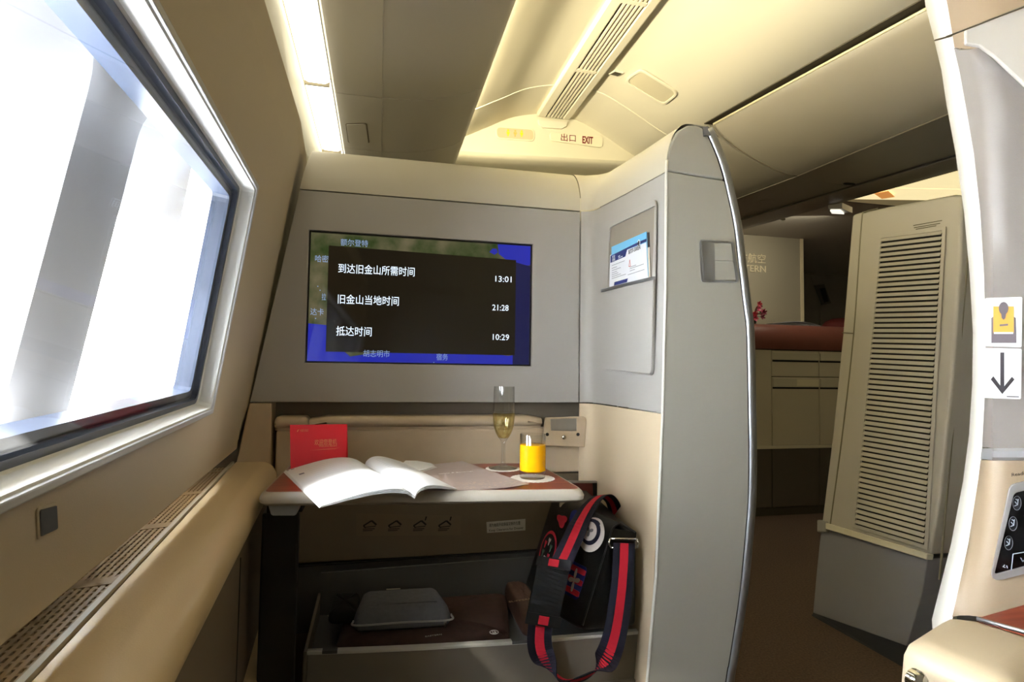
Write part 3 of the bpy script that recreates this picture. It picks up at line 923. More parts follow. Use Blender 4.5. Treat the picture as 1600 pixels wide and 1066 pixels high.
# red welcome card (folded tent)
rc = empty('welcome_card', U(498, 728, 'z', ZT), 'red folded welcome card with gold lettering standing behind the magazine', 'card')
red = mat('card_red_gloss', (232, 22, 40), .35)
a0, a1 = U(454, 733, 'z', ZT + .0008), U(542, 725, 'z', ZT + .0008)
a1 = V((a1.x, a0.y + .012, a1.z)); yb = a0.y
t0, t1 = U(453, 664, 'y', yb + .018), U(542.5, 663, 'y', yb + .030)
wv = (a1 - a0); tvv = (t0 - a0)
a1 = a0 + (a1 - a0); 
nrm = wv.cross(tvv).normalized()
slab('front_leaf', [a0, a1, t1, t0], -nrm * .0006, red, rc)
b0, b1 = a0 + V((.002, .046, 0)), a1 + V((.002, .046, 0))
slab('back_leaf', [b0, b1, t1, t0], V((0, .0006, 0)), red, rc)
gold = mat('gold_foil', (250, 165, 110), .4)
xd = wv.normalized(); yd = (tvv - xd * tvv.dot(xd)).normalized(); Wc = wv.length; Hc = (t0 - a0).length
cpnt = lambda u, v: a0.lerp(a1, u).lerp(t0.lerp(t1, u), v) - nrm * -.0002 * 0 + (nrm if nrm.y < 0 else -nrm) * .0003
text('lettering', '欢迎您登机', cpnt(.42, .53), xd, yd, .0135, gold, rc, width=Wc * .41, thick=.0002, bold=.002)
text('lettering', 'Welcome Aboard', cpnt(.50, .475), xd, yd, .0062, gold, rc, width=Wc * .33, thick=.0002)
text('lettering', '中国东方航空', cpnt(.17, .84), xd, yd, .0055, gold, rc, width=Wc * .15, thick=.0002)
bm = bmesh.new()
add_prism(bm, [cpnt(.12, .83), cpnt(.135, .835), cpnt(.15, .88), cpnt(.16, .89), cpnt(.135, .885), cpnt(.118, .855)], (nrm if nrm.y < 0 else -nrm) * .0002)
add_prism(bm, [cpnt(.34, .405), cpnt(.6, .415), cpnt(.78, .42), cpnt(.88, .45), cpnt(.78, .43), cpnt(.6, .425)], (nrm if nrm.y < 0 else -nrm) * .0002)
from_bm('gold_mark', bm, gold, rc)

# open magazine
mg = empty('magazine', U(590, 760, 'z', ZT), 'open white magazine sprawled over the front edge of the tray table', 'magazine')
paper = mat('magazine_paper', (248, 249, 252), .4)


def page(name, s0, s1, e0, e1, prof_, m, parent, lift=0.0, th=.0006, n=20):
    """sheet between spine s0(back) s1(front) and outer edge e0 e1; prof_(u) = height above a straight line"""
    rings = []
    for i in range(n + 1):
        u = i / n
        rings.append([(s0.lerp(e0, u)).lerp(s1.lerp(e1, u), v) + V((0, 0, prof_(u) * (1 - .25 * v) + lift)) for v in (0, .15, .3, .45, .6, .75, .9, 1)])
    return loft(name, rings, m, parent, thick=th, toff=0)


zs = ZT + .006
s0, s1 = U(569, 730, 'z', zs), U(648, 777, 'z', zs)
e0, e1 = U(443, 736, 'z', ZT + .004), U(499, 791, 'z', ZT + .002)
hump = lambda u: .026 * math.sin(math.pi * min(1, u * 1.0) ** .55) * (1 - u) ** .35 if u < 1 else 0
ul = lambda u: .022 * (math.sin(math.pi * u ** .6))
for k in range(4):
    page('left_page', s0, s1, e0 + V((.001 * k, 0, 0)), e1 + V((.001 * k, 0, 0)), (lambda k_: (lambda u: ul(u) * (1 + .06 * k_)))(k - 3), paper, mg, lift=-.0009 * (3 - k))
r0, r1 = U(655, 727, 'z', ZT + .006), U(714, 764, 'z', ZT + .004)
r0 = s0 + (r1 - s1) * 1.0; r0.z = ZT + .006
ur = lambda u: .019 * (math.sin(math.pi * u ** .55))
for k in range(4):
    page('right_page', s0, s1, r0, r1, (lambda k_: (lambda u: ur(u) * (1 + .06 * k_)))(k - 3), paper, mg, lift=-.0007 * (3 - k))
# printed blocks on the pages
prn = mat('page_print', (120, 124, 150), .6)
def onpage(S0, S1, E0, E1, pf, u, v, d=.0008):
    return (S0.lerp(E0, u)).lerp(S1.lerp(E1, u), v) + V((0, 0, pf(u) * (1 - .25 * v) + d))
bm = bmesh.new()
for (u0, u1, v0, v1) in ((.84, .90, .22, .25), (.885, .925, .03, .045), (.95, .975, .03, .045)):
    q = [onpage(s0, s1, e0, e1, ul, u, v) for u, v in ((u0, v0), (u1, v0), (u1, v1), (u0, v1))]
    bm.faces.new([bm.verts.new(p) for p in q])
from_bm('page_mark', bm, prn, mg)
bm = bmesh.new()
for i in range(9):
    v = .10 + i * .045
    for k in range(8):
        u0 = .18 + k * .08; u1 = u0 + .08
        if k == 7 and i % 3 == 2: continue
        q = [onpage(s0, s1, r0, r1, ur, u, vv) for u, vv in ((u0, v), (u1, v), (u1, v + .006), (u0, v + .006))]
        bm.faces.new([bm.verts.new(p) for p in q])
from_bm('page_text', bm, mat('page_print_pale', (214, 217, 228), .6), mg); bm = bmesh.new()
for i in range(7):
    v = .12 + i * .05
    for k in range(6):
        u0 = .3 + k * .08; u1 = u0 + .08
        q = [onpage(s0, s1, e0, e1, ul, u, vv) for u, vv in ((u0, v), (u1, v), (u1, v + .004), (u0, v + .004))]
        bm.faces.new([bm.verts.new(p) for p in q])
from_bm('page_text', bm, mat('page_print_pale', (214, 217, 228), .6), mg)

# pinkish booklet under the right pages
bk = empty('booklet', U(740, 750, 'z', ZT), 'pinkish grey booklet with curled corner lying under the magazine by the glasses', 'booklet')
bkm = mat('booklet_mauve', (176, 158, 150), .3, noise=.05, nscale=40)
g0, g1 = U(722, 721, 'z', ZT + .007), U(826, 757, 'z', ZT + .007)
h1 = U(650, 768, 'z', ZT + .002); h0 = h1 + (g0 - g1)
bp_ = lambda u: -.0045 * math.sin(math.pi * u) + .0
rows = []
for i in range(15):
    u = i / 14
    rows.append([(h0.lerp(g0, u)).lerp(h1.lerp(g1, u), v) + V((0, 0, -.004 * math.sin(math.pi * u ** 1.2))) for v in [k / 8 for k in range(9)]])
loft('cover', rows, bkm, bk, thick=.0012, toff=0)
def bkp(u, v, d=.0009): return (h0.lerp(g0, u)).lerp(h1.lerp(g1, u), v) + V((0, 0, -.004 * math.sin(math.pi * u ** 1.2) + d))
xd = (bkp(.85, .5) - bkp(.5, .5)).normalized(); yd = (bkp(.5, .3) - bkp(.5, .6)).normalized()
text('lettering', 'Wine & Beverage', bkp(.50, .44, .0014), xd, yd, .0085, mat('booklet_text', (240, 236, 232), .5), bk, width=.07, thick=.0003, shear=.3)
bm = bmesh.new()
for i in range(70):
    u = random.uniform(.45, .96); v = random.uniform(.74, .97); a = random.uniform(0, 6.28); l = random.uniform(.01, .03)
    q = [bkp(u, v), bkp(min(.99, u + l), v + .004 * math.sin(a)), bkp(min(.99, u + l), v + .012), bkp(u, v + .01)]
    bm.faces.new([bm.verts.new(p) for p in q])
from_bm('cover_print', bm, mat('booklet_print', (206, 188, 170), .5), bk)
nk = empty('paper_napkin', U(660, 727, 'z', ZT), 'small folded white paper napkin behind the magazine', 'napkin')
q = [U(628, 727, 'z', ZT + .001), U(634, 721.5, 'z', ZT + .001), U(655, 722, 'z', ZT + .001), U(678, 726, 'z', ZT + .001), U(684, 731, 'z', ZT + .001), U(650, 740, 'z', ZT + .001)]
slab('bottom_fold', q, (0, 0, .001), mat('napkin_white', (226, 224, 220), .9), nk)
slab('top_fold', [p + V((-.003, .001, .0012)) for p in inset(q, .003, zup)], (0, 0, .002), mat('napkin_white', (226, 224, 220), .9), nk, bevel=.0007)

# ------------------------------------------------------------------ stowage drawer under the table
DR = empty('stowage_drawer', (0.2, 1.2, .49), 'open grey stowage drawer with pale rim under the table', 'drawer')
drm = mat('drawer_taupe', (126, 118, 106), .5)
a, b_ = U(480, 1020, 'z', .49), U(992, 988, 'z', .49)
a = V((-.124, 1.222, .49)); b_ = V((.572, 1.178, .49))
nyv = V((0, 1, 0))
mid = (a + b_) / 2 + V((0, -.012, 0))
fc = crom([a, a.lerp(b_, .25) + V((0, -.009, 0)), mid, a.lerp(b_, .75) + V((0, -.009, 0)), b_], 6)
slab('front_panel', [p + V((0, 0, -.004)) for p in fc] + [p + V((0, .018, -.004)) for p in reversed(fc)], (0, 0, -.165), drm, DR, bevel=.002)
slab('rim', [p + V((0, -.001, 0)) for p in fc] + [p + V((0, .014, 0)) for p in reversed(fc)], (0, 0, -.007), mat('rim_pale', (206, 202, 192), .4), DR, bevel=.0015)
for s in (.055, .62):
    p = fc[int(s * (len(fc) - 1))]; p2 = fc[int(s * (len(fc) - 1)) + 2 if s > .5 else int(s * (len(fc) - 1)) + 1]
    slab('catch', [p + V((0, -.0015, .0008)), p2 + V((0, -.0015, .0008)), p2 + V((0, .0125, .0008)), p + V((0, .0125, .0008))], (0, 0, -.006), dgrey, DR)
slab('tray_floor', [V((-.124, 1.24, .45)), V((.572, 1.196, .45)), V((.572, 1.50, .45)), V((-.124, 1.50, .45))], (0, 0, -.012), dgrey, DR)
slab('side_wall', [V((-.13, 1.222, .49)), V((-.124, 1.222, .49)), V((-.124, 1.5, .50)), V((-.13, 1.5, .50))], (0, 0, -.17), drm, DR)
slab('lower_lip', [V((.32, 1.182, .392)), V((.575, 1.168, .392)), V((.575, 1.20, .392)), V((.32, 1.21, .392))], (0, 0, -.012), drm, DR, bevel=.002)
slab('lower_front', [V((-.124, 1.225, .32)), V((.575, 1.178, .32)), V((.575, 1.20, .32)), V((-.124, 1.25, .32))], (0, 0, -.30), drm, DR, bevel=.003)
bm = bmesh.new()
for k in range(2):
    add_box(bm, V((.47, 1.1755, .366 - .018 * k)), (.085, -.005, 0), (0, .001, 0), (0, 0, .0025))
from_bm('vent_slot', bm, dark, DR)
slab('inner_back', [V((-.124, 1.49, .40)), V((.57, 1.49, .40)), V((.57, 1.49, .56)), V((-.124, 1.49, .55))], (0, .008, 0), dgrey, DR)


def soft_bag(name, poly, z0, h, m, parent, r=.02, seed=1, wob=.003, n=3, puff=1.0):
    """stuffed fabric shape: top view outline rounded, domed edges, slightly uneven"""
    rnd = random.Random(seed)
    poly = round_poly(poly, r, 6); c = sum(poly, V()) / len(poly)
    rings = []
    for s, zz in ((.93, 0), (1.0, .25), (1.0, .55), (.95, .85), (.8, .98), (.5, 1.0), (.2, 1.02), (.02, 1.02)):
        rings.append([V((c.x + (p.x - c.x) * s, c.y + (p.y - c.y) * s, z0 + h * zz + (rnd.uniform(-wob, wob) if 0.3 < zz else 0))) for p in poly])
    bm = bmesh.new(); add_loft(bm, rings, True, True)
    o = from_bm(name, bm, m, parent, True, sub=1); return o


brown = mat('brown_cloth', (66, 42, 34), .85, noise=.15, nscale=60, bump=.4, bscale=900)
blackc = mat('black_cloth', (16, 15, 15), .85, bump=.3, bscale=900)
zi = .452
pj = empty('pyjama_bag', (.1, 1.33, zi), 'flat dark brown fabric bag with round emblem under the grey pouch', 'bag')
pp = [U(527, 1008, 'z', .485), U(798, 1000, 'z', .485), U(770, 938, 'z', .485), U(560, 943, 'z', .485)]
pp = [V((-.075, 1.255, 0)), V((.29, 1.235, 0)), V((.335, 1.47, 0)), V((-.06, 1.47, 0))]
soft_bag('body', pp, zi, .036, brown, pj, .02, 3)
em = U(772, 988, 'z', .4905)
bm = bmesh.new(); add_tube(bm, [em + V((.009 * math.cos(2 * math.pi * k / 24), .009 * math.sin(2 * math.pi * k / 24), 0)) for k in range(25)], .0009, 6, False)
add_tube(bm, [em + V((-.003, .005, 0)), em + V((-.003, -.004, 0)), em + V((.004, -.004, 0))], .0009, 6); add_tube(bm, [em + V((0, .004, 0)), em + V((.004, .0, 0)), em + V((.001, -.001, 0))], .0008, 6)
lt_ = mat('emblem_thread', (200, 195, 185), .6)
from_bm('emblem', bm, lt_, pj)
text('lettering', 'EASTERN', U(664, 996, 'z', .4905), (1, .1, 0), (0, 1, 0), .008, lt_, pj, width=.035, thick=.0004)
bs = empty('black_sock_bag', (-.07, 1.40, zi), 'small black cloth bundle at the left end of the drawer', 'bag')
soft_bag('body', [V((-.095, 1.33, 0)), V((-.028, 1.325, 0)), V((-.03, 1.455, 0)), V((-.09, 1.46, 0))], zi + .037, .028, blackc, bs, .02, 5)
tg = empty('paper_tag', (-.095, 1.40, .5), 'small white paper tag beside the black cloth bundle', 'tag')
slab('paper', [U(511, 962, 'y', 1.36), U(526, 958, 'y', 1.36), U(524, 976, 'y', 1.36)], (0, .0006, 0), mat('tag_paper', (205, 200, 190), .7), tg)
sb = empty('slipper_bag', (.40, 1.40, zi), 'rounded brown cloth slipper bag at the right end of the drawer beside the shoulder bag', 'bag')
brown2 = mat('brown_cloth_light', (84, 56, 42), .85, noise=.12, nscale=60, bump=.4, bscale=900)
soft_bag('body', [V((.325, 1.25, 0)), V((.378, 1.245, 0)), V((.378, 1.47, 0)), V((.325, 1.475, 0))], zi + .002, .062, brown2, sb, .03, 8)
text('lettering', 'SLIPPERS', U(795, 942, 'z', .5175), (1, .15, 0), (0, 1, 0), .011, mat('slipper_text', (150, 118, 80), .6), sb, width=.055, thick=.0004)
ap = empty('amenity_pouch', (.05, 1.36, .49), 'grey fabric amenity pouch with pale zip lying on the brown bag', 'pouch')
gf = mat('grey_felt', (112, 112, 118), .9, noise=.08, nscale=90, bump=.4, bscale=900)
ZP = .490
fb = [V((-.033, 1.285, ZP)), V((.160, 1.275, ZP)), V((.168, 1.30, ZP)), V((.15, 1.41, ZP)), V((-.025, 1.415, ZP)), V((-.04, 1.31, ZP))]
rings = []
for dz, ins, dy in ((0, .006, 0), (.006, .0, 0), (.020, .001, 0), (.034, .006, .004), (.040, .014, .006), (.042, .03, .008)):
    rings.append([p + V((0, dy, dz)) for p in round_poly(inset(fb, ins, zup), .012, 4)])
bm = bmesh.new(); add_loft(bm, rings, True, True); from_bm('body', bm, gf, ap, True)
zz_ = [V((-.040, 1.308, ZP + .016)), V((-.034, 1.284, ZP + .016)), V((.06, 1.2785, ZP + .017)), V((.162, 1.274, ZP + .016)), V((.170, 1.30, ZP + .017))]
bm = bmesh.new(); add_tube(bm, crom(zz_, 5), .0022, 6); from_bm('zip', bm, mat('zip_pale', (168, 166, 160), .4), ap)
slab('zip_pull', [V((.150, 1.2715, ZP + .016)), V((.157, 1.2712, ZP + .016)), V((.156, 1.270, ZP + .002)), V((.151, 1.270, ZP + .002))], (0, .0015, 0), chrome, ap)
slab('label_tab', [V((.03, 1.40, ZP + .0425)), V((.062, 1.399, ZP + .0425)), V((.062, 1.405, ZP + .0425)), V((.03, 1.406, ZP + .0425))], (0, 0, .0006), mat('tab_pale', (170, 166, 150), .5), ap)

# ------------------------------------------------------------------ shoulder bag
SB = empty('shoulder_bag', (.48, 1.28, .5), 'black leather shoulder bag with red and navy strap leaning in the corner', 'bag')
bl_ = mat('black_leather', (20, 20, 22), .38, bump=.35, bscale=260)
navy = mat('navy_webbing', (22, 24, 44), .8, bump=.4, bscale=900)
redw = mat('red_webbing', (196, 20, 44), .8, bump=.4, bscale=900)
Yb, Yf = 1.165, 1.40
g = [U(959, 818, 'y', Yb), U(1000, 838, 'y', Yb), U(997, 984, 'y', Yb), U(906, 988, 'y', Yb)]
h = [U(872, 772, 'y', Yf), U(932, 770, 'y', Yf), U(935, 905, 'y', Yf), U(824, 890, 'y', Yf)]
h[1].x = min(h[1].x, .55); h[2].x = .545; h[2].z = h[3].z = .50; h[1].z = h[0].z - .005
g[1].x = g[2].x = .553
g[2].z = g[3].z = .502


def quad_ring(q, r=.014):
    return round_poly(q, r, 4)


rings = []
for t in (0, .02, .1, .5, .9, .98, 1):
    q = [a_.lerp(b2, t) for a_, b2 in zip(g, h)]
    e = .010 if t in (0, 1) else .002 if t in (.02, .98) else 0
    bulge = math.sin(math.pi * t) * .012
    q[0] += V((-bulge, 0, 0)); q[3] += V((-bulge, 0, 0))
    rings.append(quad_ring(inset(q, e, V((0, 1, 0))) if e else q))
bm = bmesh.new(); add_loft(bm, rings, True, True); from_bm('body', bm, bl_, SB, True, sub=1)
# flap that folds over the left face
gn = [a_.lerp(b2, 0) for a_, b2 in zip(g, h)]


def flap_pt(s, t, d):
    """s: 0 top right edge .. 1 down the left face; t along the bag"""
    q = [a_.lerp(b2, t) for a_, b2 in zip(g, h)]
    bulge = math.sin(math.pi * t) * .012
    q[0] += V((-bulge, 0, 0)); q[3] += V((-bulge, 0, 0))
    nt_ = (q[0] - q[1]).normalized(); up = V((-nt_.z, 0, nt_.x));
    if up.z < 0: up = -up
    ds = (q[3] - q[0]).normalized(); ln = V((ds.z, 0, -ds.x))
    if ln.x > 0: ln = -ln
    if s < .2: return q[1].lerp(q[0], .25 + s / .2 * .65) + up * d
    if s < .3:
        k_ = (s - .2) / .1; return q[1].lerp(q[0], .9).lerp(q[0].lerp(q[3], .06), k_) + (up * (1 - k_) + ln * k_) * (d + .004 * math.sin(math.pi * k_))
    return q[0].lerp(q[3], .06 + (s - .3) / .7 * .86) + ln * d


rows = [[flap_pt(s, t, .005) for t in (-.03, .0, .2, .4, .6, .8, 1.0, 1.03)] for s in [k / 24 for k in range(25)]]
loft('flap', rows, bl_, SB, thick=.004, toff=0)
bm = bmesh.new(); add_tube(bm, [flap_pt(s, -.03, .006) for s in [k / 30 for k in range(31)]], .0018, 6)
from_bm('piping', bm, mat('piping_black', (40, 40, 44), .3), SB, True)


def patch(name, cs, ct, rs, rt, m, d=.0085, n=28, shape='e', rot=0):
    pts = []
    for k in range(n):
        a_ = 2 * math.pi * k / n; x, y_ = math.cos(a_), math.sin(a_)
        if shape == 'r':
            m_ = max(abs(x), abs(y_)); x, y_ = x / m_, y_ / m_
        if callable(shape): f_ = shape(a_); x, y_ = x * f_, y_ * f_
        x, y_ = x * math.cos(rot) - y_ * math.sin(rot), x * math.sin(rot) + y_ * math.cos(rot)
        pts.append(flap_pt(cs + rs * x, ct + rt * y_, d))
    c_ = sum(pts, V()) / n
    bm = bmesh.new(); cv = bm.verts.new(c_); vs2 = [bm.verts.new(p) for p in pts]
    for k in range(n): bm.faces.new((cv, vs2[k], vs2[(k + 1) % n]))
    o = from_bm(name, bm, m, SB); md = o.modifiers.new('s', 'SOLIDIFY'); md.thickness = .0008; return o


pw_ = mat('patch_white', (222, 212, 208), .85); pn_ = mat('patch_navy', (26, 28, 62), .85); pr_ = mat('patch_red', (190, 32, 52), .85); pg_ = mat('patch_green', (70, 110, 90), .85); pb_ = mat('patch_blue', (32, 44, 120), .85); pk_ = mat('patch_black', (18, 18, 20), .8)
# round white badge with navy ring
patch('badge_patch', .385, .17, .13, .155, pw_, .0085)
patch('badge_ring', .37, .185, .098, .118, pn_, .0092)
patch('badge_centre', .37, .195, .07, .088, pw_, .0099)
patch('badge_motif', .37, .195, .042, .05, mat('patch_grey', (120, 118, 124), .85), .0106, shape=lambda a_: .6 + .4 * math.cos(3 * a_))
# square red and blue patch with pale swirl
patch('square_patch', .74, .20, .12, .11, pb_, .0085, shape='r')
for k in (-1, 0, 1): patch('square_stripe', .74 + .078 * k, .20, .02, .108, pr_, .0092, shape='r')
patch('square_motif', .74, .20, .085, .07, pw_, .0099, shape=lambda a_: .55 + .45 * math.cos(4 * a_ + .6), n=40)
# round patch with red rim
patch('round_patch', .66, .76, .15, .17, pr_, .0085)
patch('round_patch_field', .66, .76, .125, .145, pk_, .0092)
for k, m_ in enumerate((pw_, pg_, pr_, pw_, pg_, pr_)):
    patch('round_patch_motif', .66 + .07 * math.cos(k * 1.05), .76 + .08 * math.sin(k * 1.05), .035, .028, m_, .0099 + .0002 * k, shape=lambda a_: .7 + .3 * math.cos(3 * a_), n=18)
# loose cloth shapes near the top
patch('cloth_patch_red', .40, .66, .055, .12, pr_, .0085, shape=lambda a_: .8 + .2 * math.cos(3 * a_ + 1))
patch('cloth_patch_blue', .33, .48, .06, .08, pb_, .0085, shape=lambda a_: .85 + .15 * math.cos(2 * a_))
patch('cloth_patch_pale', .27, .78, .05, .06, mat('patch_stone', (170, 160, 150), .85), .0085, shape=lambda a_: .85 + .15 * math.cos(3 * a_))
# gusset strap holder with rings
gx0, gx1 = U(953, 846, 'y', Yb - .012), U(996, 846, 'y', Yb - .012)
slab('strap_tab', [U(955, 826, 'y', Yb - .004), U(995, 832, 'y', Yb - .004), U(994, 846, 'y', Yb - .008), U(955, 846, 'y', Yb - .008)], (0, .006, 0), bl_, SB, bevel=.001)
bm = bmesh.new()
add_tube(bm, [U(953, 842, 'y', Yb - .012), U(951, 849, 'y', Yb - .014), U(954, 856, 'y', Yb - .012)], .0022, 8)
add_tube(bm, [U(995, 842, 'y', Yb - .012), U(998, 849, 'y', Yb - .014), U(996, 856, 'y', Yb - .012)], .0022, 8)
add_tube(bm, [U(953, 842, 'y', Yb - .012), U(995, 842, 'y', Yb - .012)], .002, 8)
add_tube(bm, [U(954, 856, 'y', Yb - .012), U(996, 856, 'y', Yb - .012)], .002, 8)
from_bm('strap_ring', bm, chrome, SB, True)


# the strap: ring on the gusset, loop hanging in front of the drawer, up over the bag
def ribbon(name, pts, hw, wid, m, parent, lift=0.0, th=.0016, n=6, face=V((0, -1, 0))):
    """pts: centre line; wid: list of width directions"""
    cl = crom(pts, n); ws = crom(wid, n)
    rings = []
    for i, (p, w2) in enumerate(zip(cl, ws)):
        t = (cl[min(i + 1, len(cl) - 1)] - cl[max(i - 1, 0)]).normalized(); w2 = (w2 - t * w2.dot(t)).normalized(); nn = t.cross(w2)
        rings.append([p + w2 * hw + nn * lift, p - w2 * hw + nn * lift, p - w2 * hw + nn * (lift + th), p + w2 * hw + nn * (lift + th)])
    bm = bmesh.new(); add_loft(bm, rings, True, True); return from_bm(name, bm, m, parent, False)


X_ = V((1, 0, 0))
ys_ = 1.135
R1 = [U(975, 849, 'y', 1.148), U(974, 880, 'y', 1.142), U(970, 930, 'y', ys_), U(962, 985, 'y', 1.125), U(950, 1025, 'y', 1.12), U(935, 1046, 'y', 1.118), U(912, 1060, 'y', 1.118), U(888, 1064, 'y', 1.12), U(866, 1054, 'y', 1.122), U(850, 1030, 'y', 1.124), U(843, 1005, 'y', 1.126), U(845, 965, 'y', 1.13)]
W1 = [V((1, .0, -.05)), V((1, 0, -.03)), V((1, 0, .12)), V((.95, -.1, .3)), V((.8, -.5, .55)), V((.5, -.75, .6)), V((.2, -.95, .3)), V((0, -1, -.05)), V((-.25, -.9, .25)) * -1 if False else V((.3, -.85, -.35)), V((.85, -.5, -.15)), V((1, -.15, -.05)), V((1, 0, .05))]
W1 = [V((1, .0, -.05)), V((1, 0, -.03)), V((1, 0, .10)), V((1, -.05, .25)), V((.9, -.2, .5)), V((.7, -.4, .7)), V((.3, -.7, .75)), V((.0, -.9, .5)), V((-.0, -.9, .0)) + V((.35, 0, -.3)), V((.85, -.4, -.15)), V((1, -.15, -.05)), V((1, 0, .05))]
HW = .0245
ribbon('strap', R1, HW, W1, navy, SB)
ribbon('strap_stripe', R1, HW * .38, W1, redw, SB, lift=-.0006, th=.0028)
R2 = [U(858, 900, 'y', 1.15), U(876, 880, 'y', 1.165), U(893, 845, 'y', 1.205), U(908, 812, 'y', 1.235), U(925, 785, 'y', 1.265), U(942, 774, 'y', 1.295), U(957, 786, 'y', 1.325), U(964, 810, 'y', 1.34)]
W2 = [V((.95, -.1, .2)), V((.95, -.15, .3)), V((.9, -.2, .4)), V((.85, -.25, .5)), V((.75, -.4, .4)), V((.5, -.75, .2)), V((.3, -.9, .1)), V((.3, -.9, 0))]
ribbon('strap', R2, HW, W2, navy, SB)
ribbon('strap_stripe', R2, HW * .38, W2, redw, SB, lift=-.0006, th=.0028)
# shoulder pad
R3 = [U(867, 874, 'y', 1.17), U(862, 900, 'y', 1.145), U(853, 940, 'y', 1.13), U(846, 978, 'y', 1.124)]
W3 = [V((.95, -.1, .22)), V((.97, -.05, .15)), V((1, 0, .08)), V((1, 0, .05))]
ribbon('shoulder_pad', R3, .033, W3, pk_, SB, lift=-.004, th=.008)
for pa, wd2 in ((R3[0].lerp(R3[1], .35), W3[0]), (R3[2].lerp(R3[3], .75), W3[3])):
    d_ = (R3[1] - R3[0]).normalized() if wd2 is W3[0] else (R3[3] - R3[2]).normalized()
    w2 = (wd2 - d_ * wd2.dot(d_)).normalized(); nn = d_.cross(w2)
    if nn.y > 0: nn = -nn
    bm = bmesh.new(); add_box(bm, pa + nn * .0065, w2 * .0105, d_ * .008, nn * .0015); from_bm('stripe_window', bm, redw, SB)
    bm = bmesh.new(); add_box(bm, pa + nn * .0055, w2 * .036, d_ * .011, nn * .0014); from_bm('pad_loop', bm, pk_, SB)

# folder standing between table and wall
fd = empty('dark_folder', (.52, 1.40, .75), 'dark red folder standing behind the table corner above the shoulder bag', 'folder')
q = [U(884, 753, 'y', 1.45), U(933, 753, 'y', 1.45), U(934, 775, 'y', 1.45), U(884, 775, 'y', 1.45)]
slab('cover', q, (0, .006, 0), mat('folder_maroon', (96, 36, 30), .5), fd, bevel=.0008)
slab('edge', [p + V((0, -.0008, 0)) for p in (U(884, 752, 'y', 1.45), U(934, 752, 'y', 1.45), U(934, 755, 'y', 1.45), U(884, 755, 'y', 1.45))], (0, .009, 0), mat('folder_edge', (160, 150, 140), .5), fd)
slab('spine', [U(926, 755, 'y', 1.449), U(934, 755, 'y', 1.449), U(935, 776, 'y', 1.449), U(927, 776, 'y', 1.449)], (0, .01, 0), black, fd)
slab('lower_sheet', [p + V((0, .008, 0)) for p in [q[0], q[1], q[2] + V((0, 0, -.20)), q[3] + V((0, 0, -.20))]], (0, .004, 0), black, fd)

# ------------------------------------------------------------------ left overhead bins
bprof = [(-.166, 2.06), (-.166, 1.956), (-.160, 1.950), (-.012, 1.950), (.0, 1.953), (.04, 1.9535), (.08, 1.957), (.12, 1.9625), (.16, 1.970), (.20, 1.980), (.24, 1.993), (.28, 2.008), (.31, 2.021), (.324, 2.028), (.328, 2.036), (.324, 2.044), (.30, 2.06)]
bl_labels = ['long warm grey overhead bin filling the top of the view beside the lamps', 'warm grey overhead bin with square cover, between the two bin joints', 'warm grey overhead bin partly hidden by the screen wall cap']
for i, (a, b_) in enumerate(((-.2, 1.925), (1.929, 2.412), (2.416, 2.9))):
    o = empty('overhead_bin', (.08, (a + b_) / 2, 1.95), bl_labels[i], 'bin', 'overhead bins along the left of the aisle')
    loft('door', [[V((x, a, z)) for x, z in bprof[3:]], [V((x, b_, z)) for x, z in bprof[3:]]], bintone, o, thick=.008, toff=0)
    loft('service_panel', [[V((x, a, z)) for x, z in bprof[:4]], [V((x, b_, z)) for x, z in bprof[:4]]], mat('psu_cream', (214, 209, 200), .45), o, thick=.006, toff=0)
    bx('housing', -.16, .29, a, b_, 2.05, 2.075, bintone, o)
    if i == 1:
        pass
sqc = [U(541, 194, 'z', 1.9460), U(572, 193, 'z', 1.9460), U(576, 223, 'z', 1.9460), U(545, 223, 'z', 1.9460)]
pc_ = empty('mask_hatch', sum(sqc, V()) / 4, 'small rounded square hatch on the underside of the left bins', 'hatch')
slab('rim', round_poly(inset(sqc, -.003, zup), .012), (0, 0, .0012), mat('hatch_rim', (120, 108, 84), .6), pc_, holes=[round_poly(inset(sqc, .000, zup), .011)])
slab('cover', round_poly(inset(sqc, .0012, zup), .011), (0, 0, -.0025), mat('psu_cream', (214, 209, 200), .45), pc_, bevel=.001)
struct(bx('wall_bin_backing', -.9, -.256, -1.3, 6.5, 1.99, 2.04, wallm))
struct(bx('wall_bin_closure', -.27, .13, -1.3, 3.0, 2.13, 2.16, wallm))
struct(slab('wall_bin_riser', [V((.12, -1.3, 2.10)), V((.12, 3.0, 2.10)), V((.12, 3.0, 2.20)), V((.12, -1.3, 2.20))], (-.01, 0, 0), ceil_m))
struct(bx('wall_bin_end', -.5, .4, 3.0, 3.02, 1.5, 2.2, ceil_m))

# ------------------------------------------------------------------ ceiling vent, header with signs
vx0, vx1 = .765, .945
zv = 2.364
vo = empty('ceiling_vent', (.845, 1.8, zv), 'long slatted cream air vent running along the aisle ceiling', 'vent')
vm = mat('vent_cream', (232, 226, 206), .4)
for x0, x1 in ((vx0, vx0 + .048), (vx1 - .042, vx1)):
    rings = [[V((x0, y, zv + .045)), V((x0, y, zv + .004)), V((x0 + .006, y, zv)), V((x1 - .006, y, zv)), V((x1, y, zv + .004)), V((x1, y, zv + .045))] for y in (.5, 2.82)]
    loft('rail', rings, vm, vo, closed=True, cap=True, smooth=False)
bx('duct', vx0 + .045, vx1 - .04, .5, 2.82, zv + .016, zv + .02, dark, vo)
bm = bmesh.new()
for k in range(5):
    xc = vx0 + .048 + .0125 + .0165 * k
    add_box(bm, V((xc, 1.66, zv + .006)), (.0042, 0, 0), (0, 1.16, 0), (0, 0, .005))
from_bm('slats', bm, vm, vo)
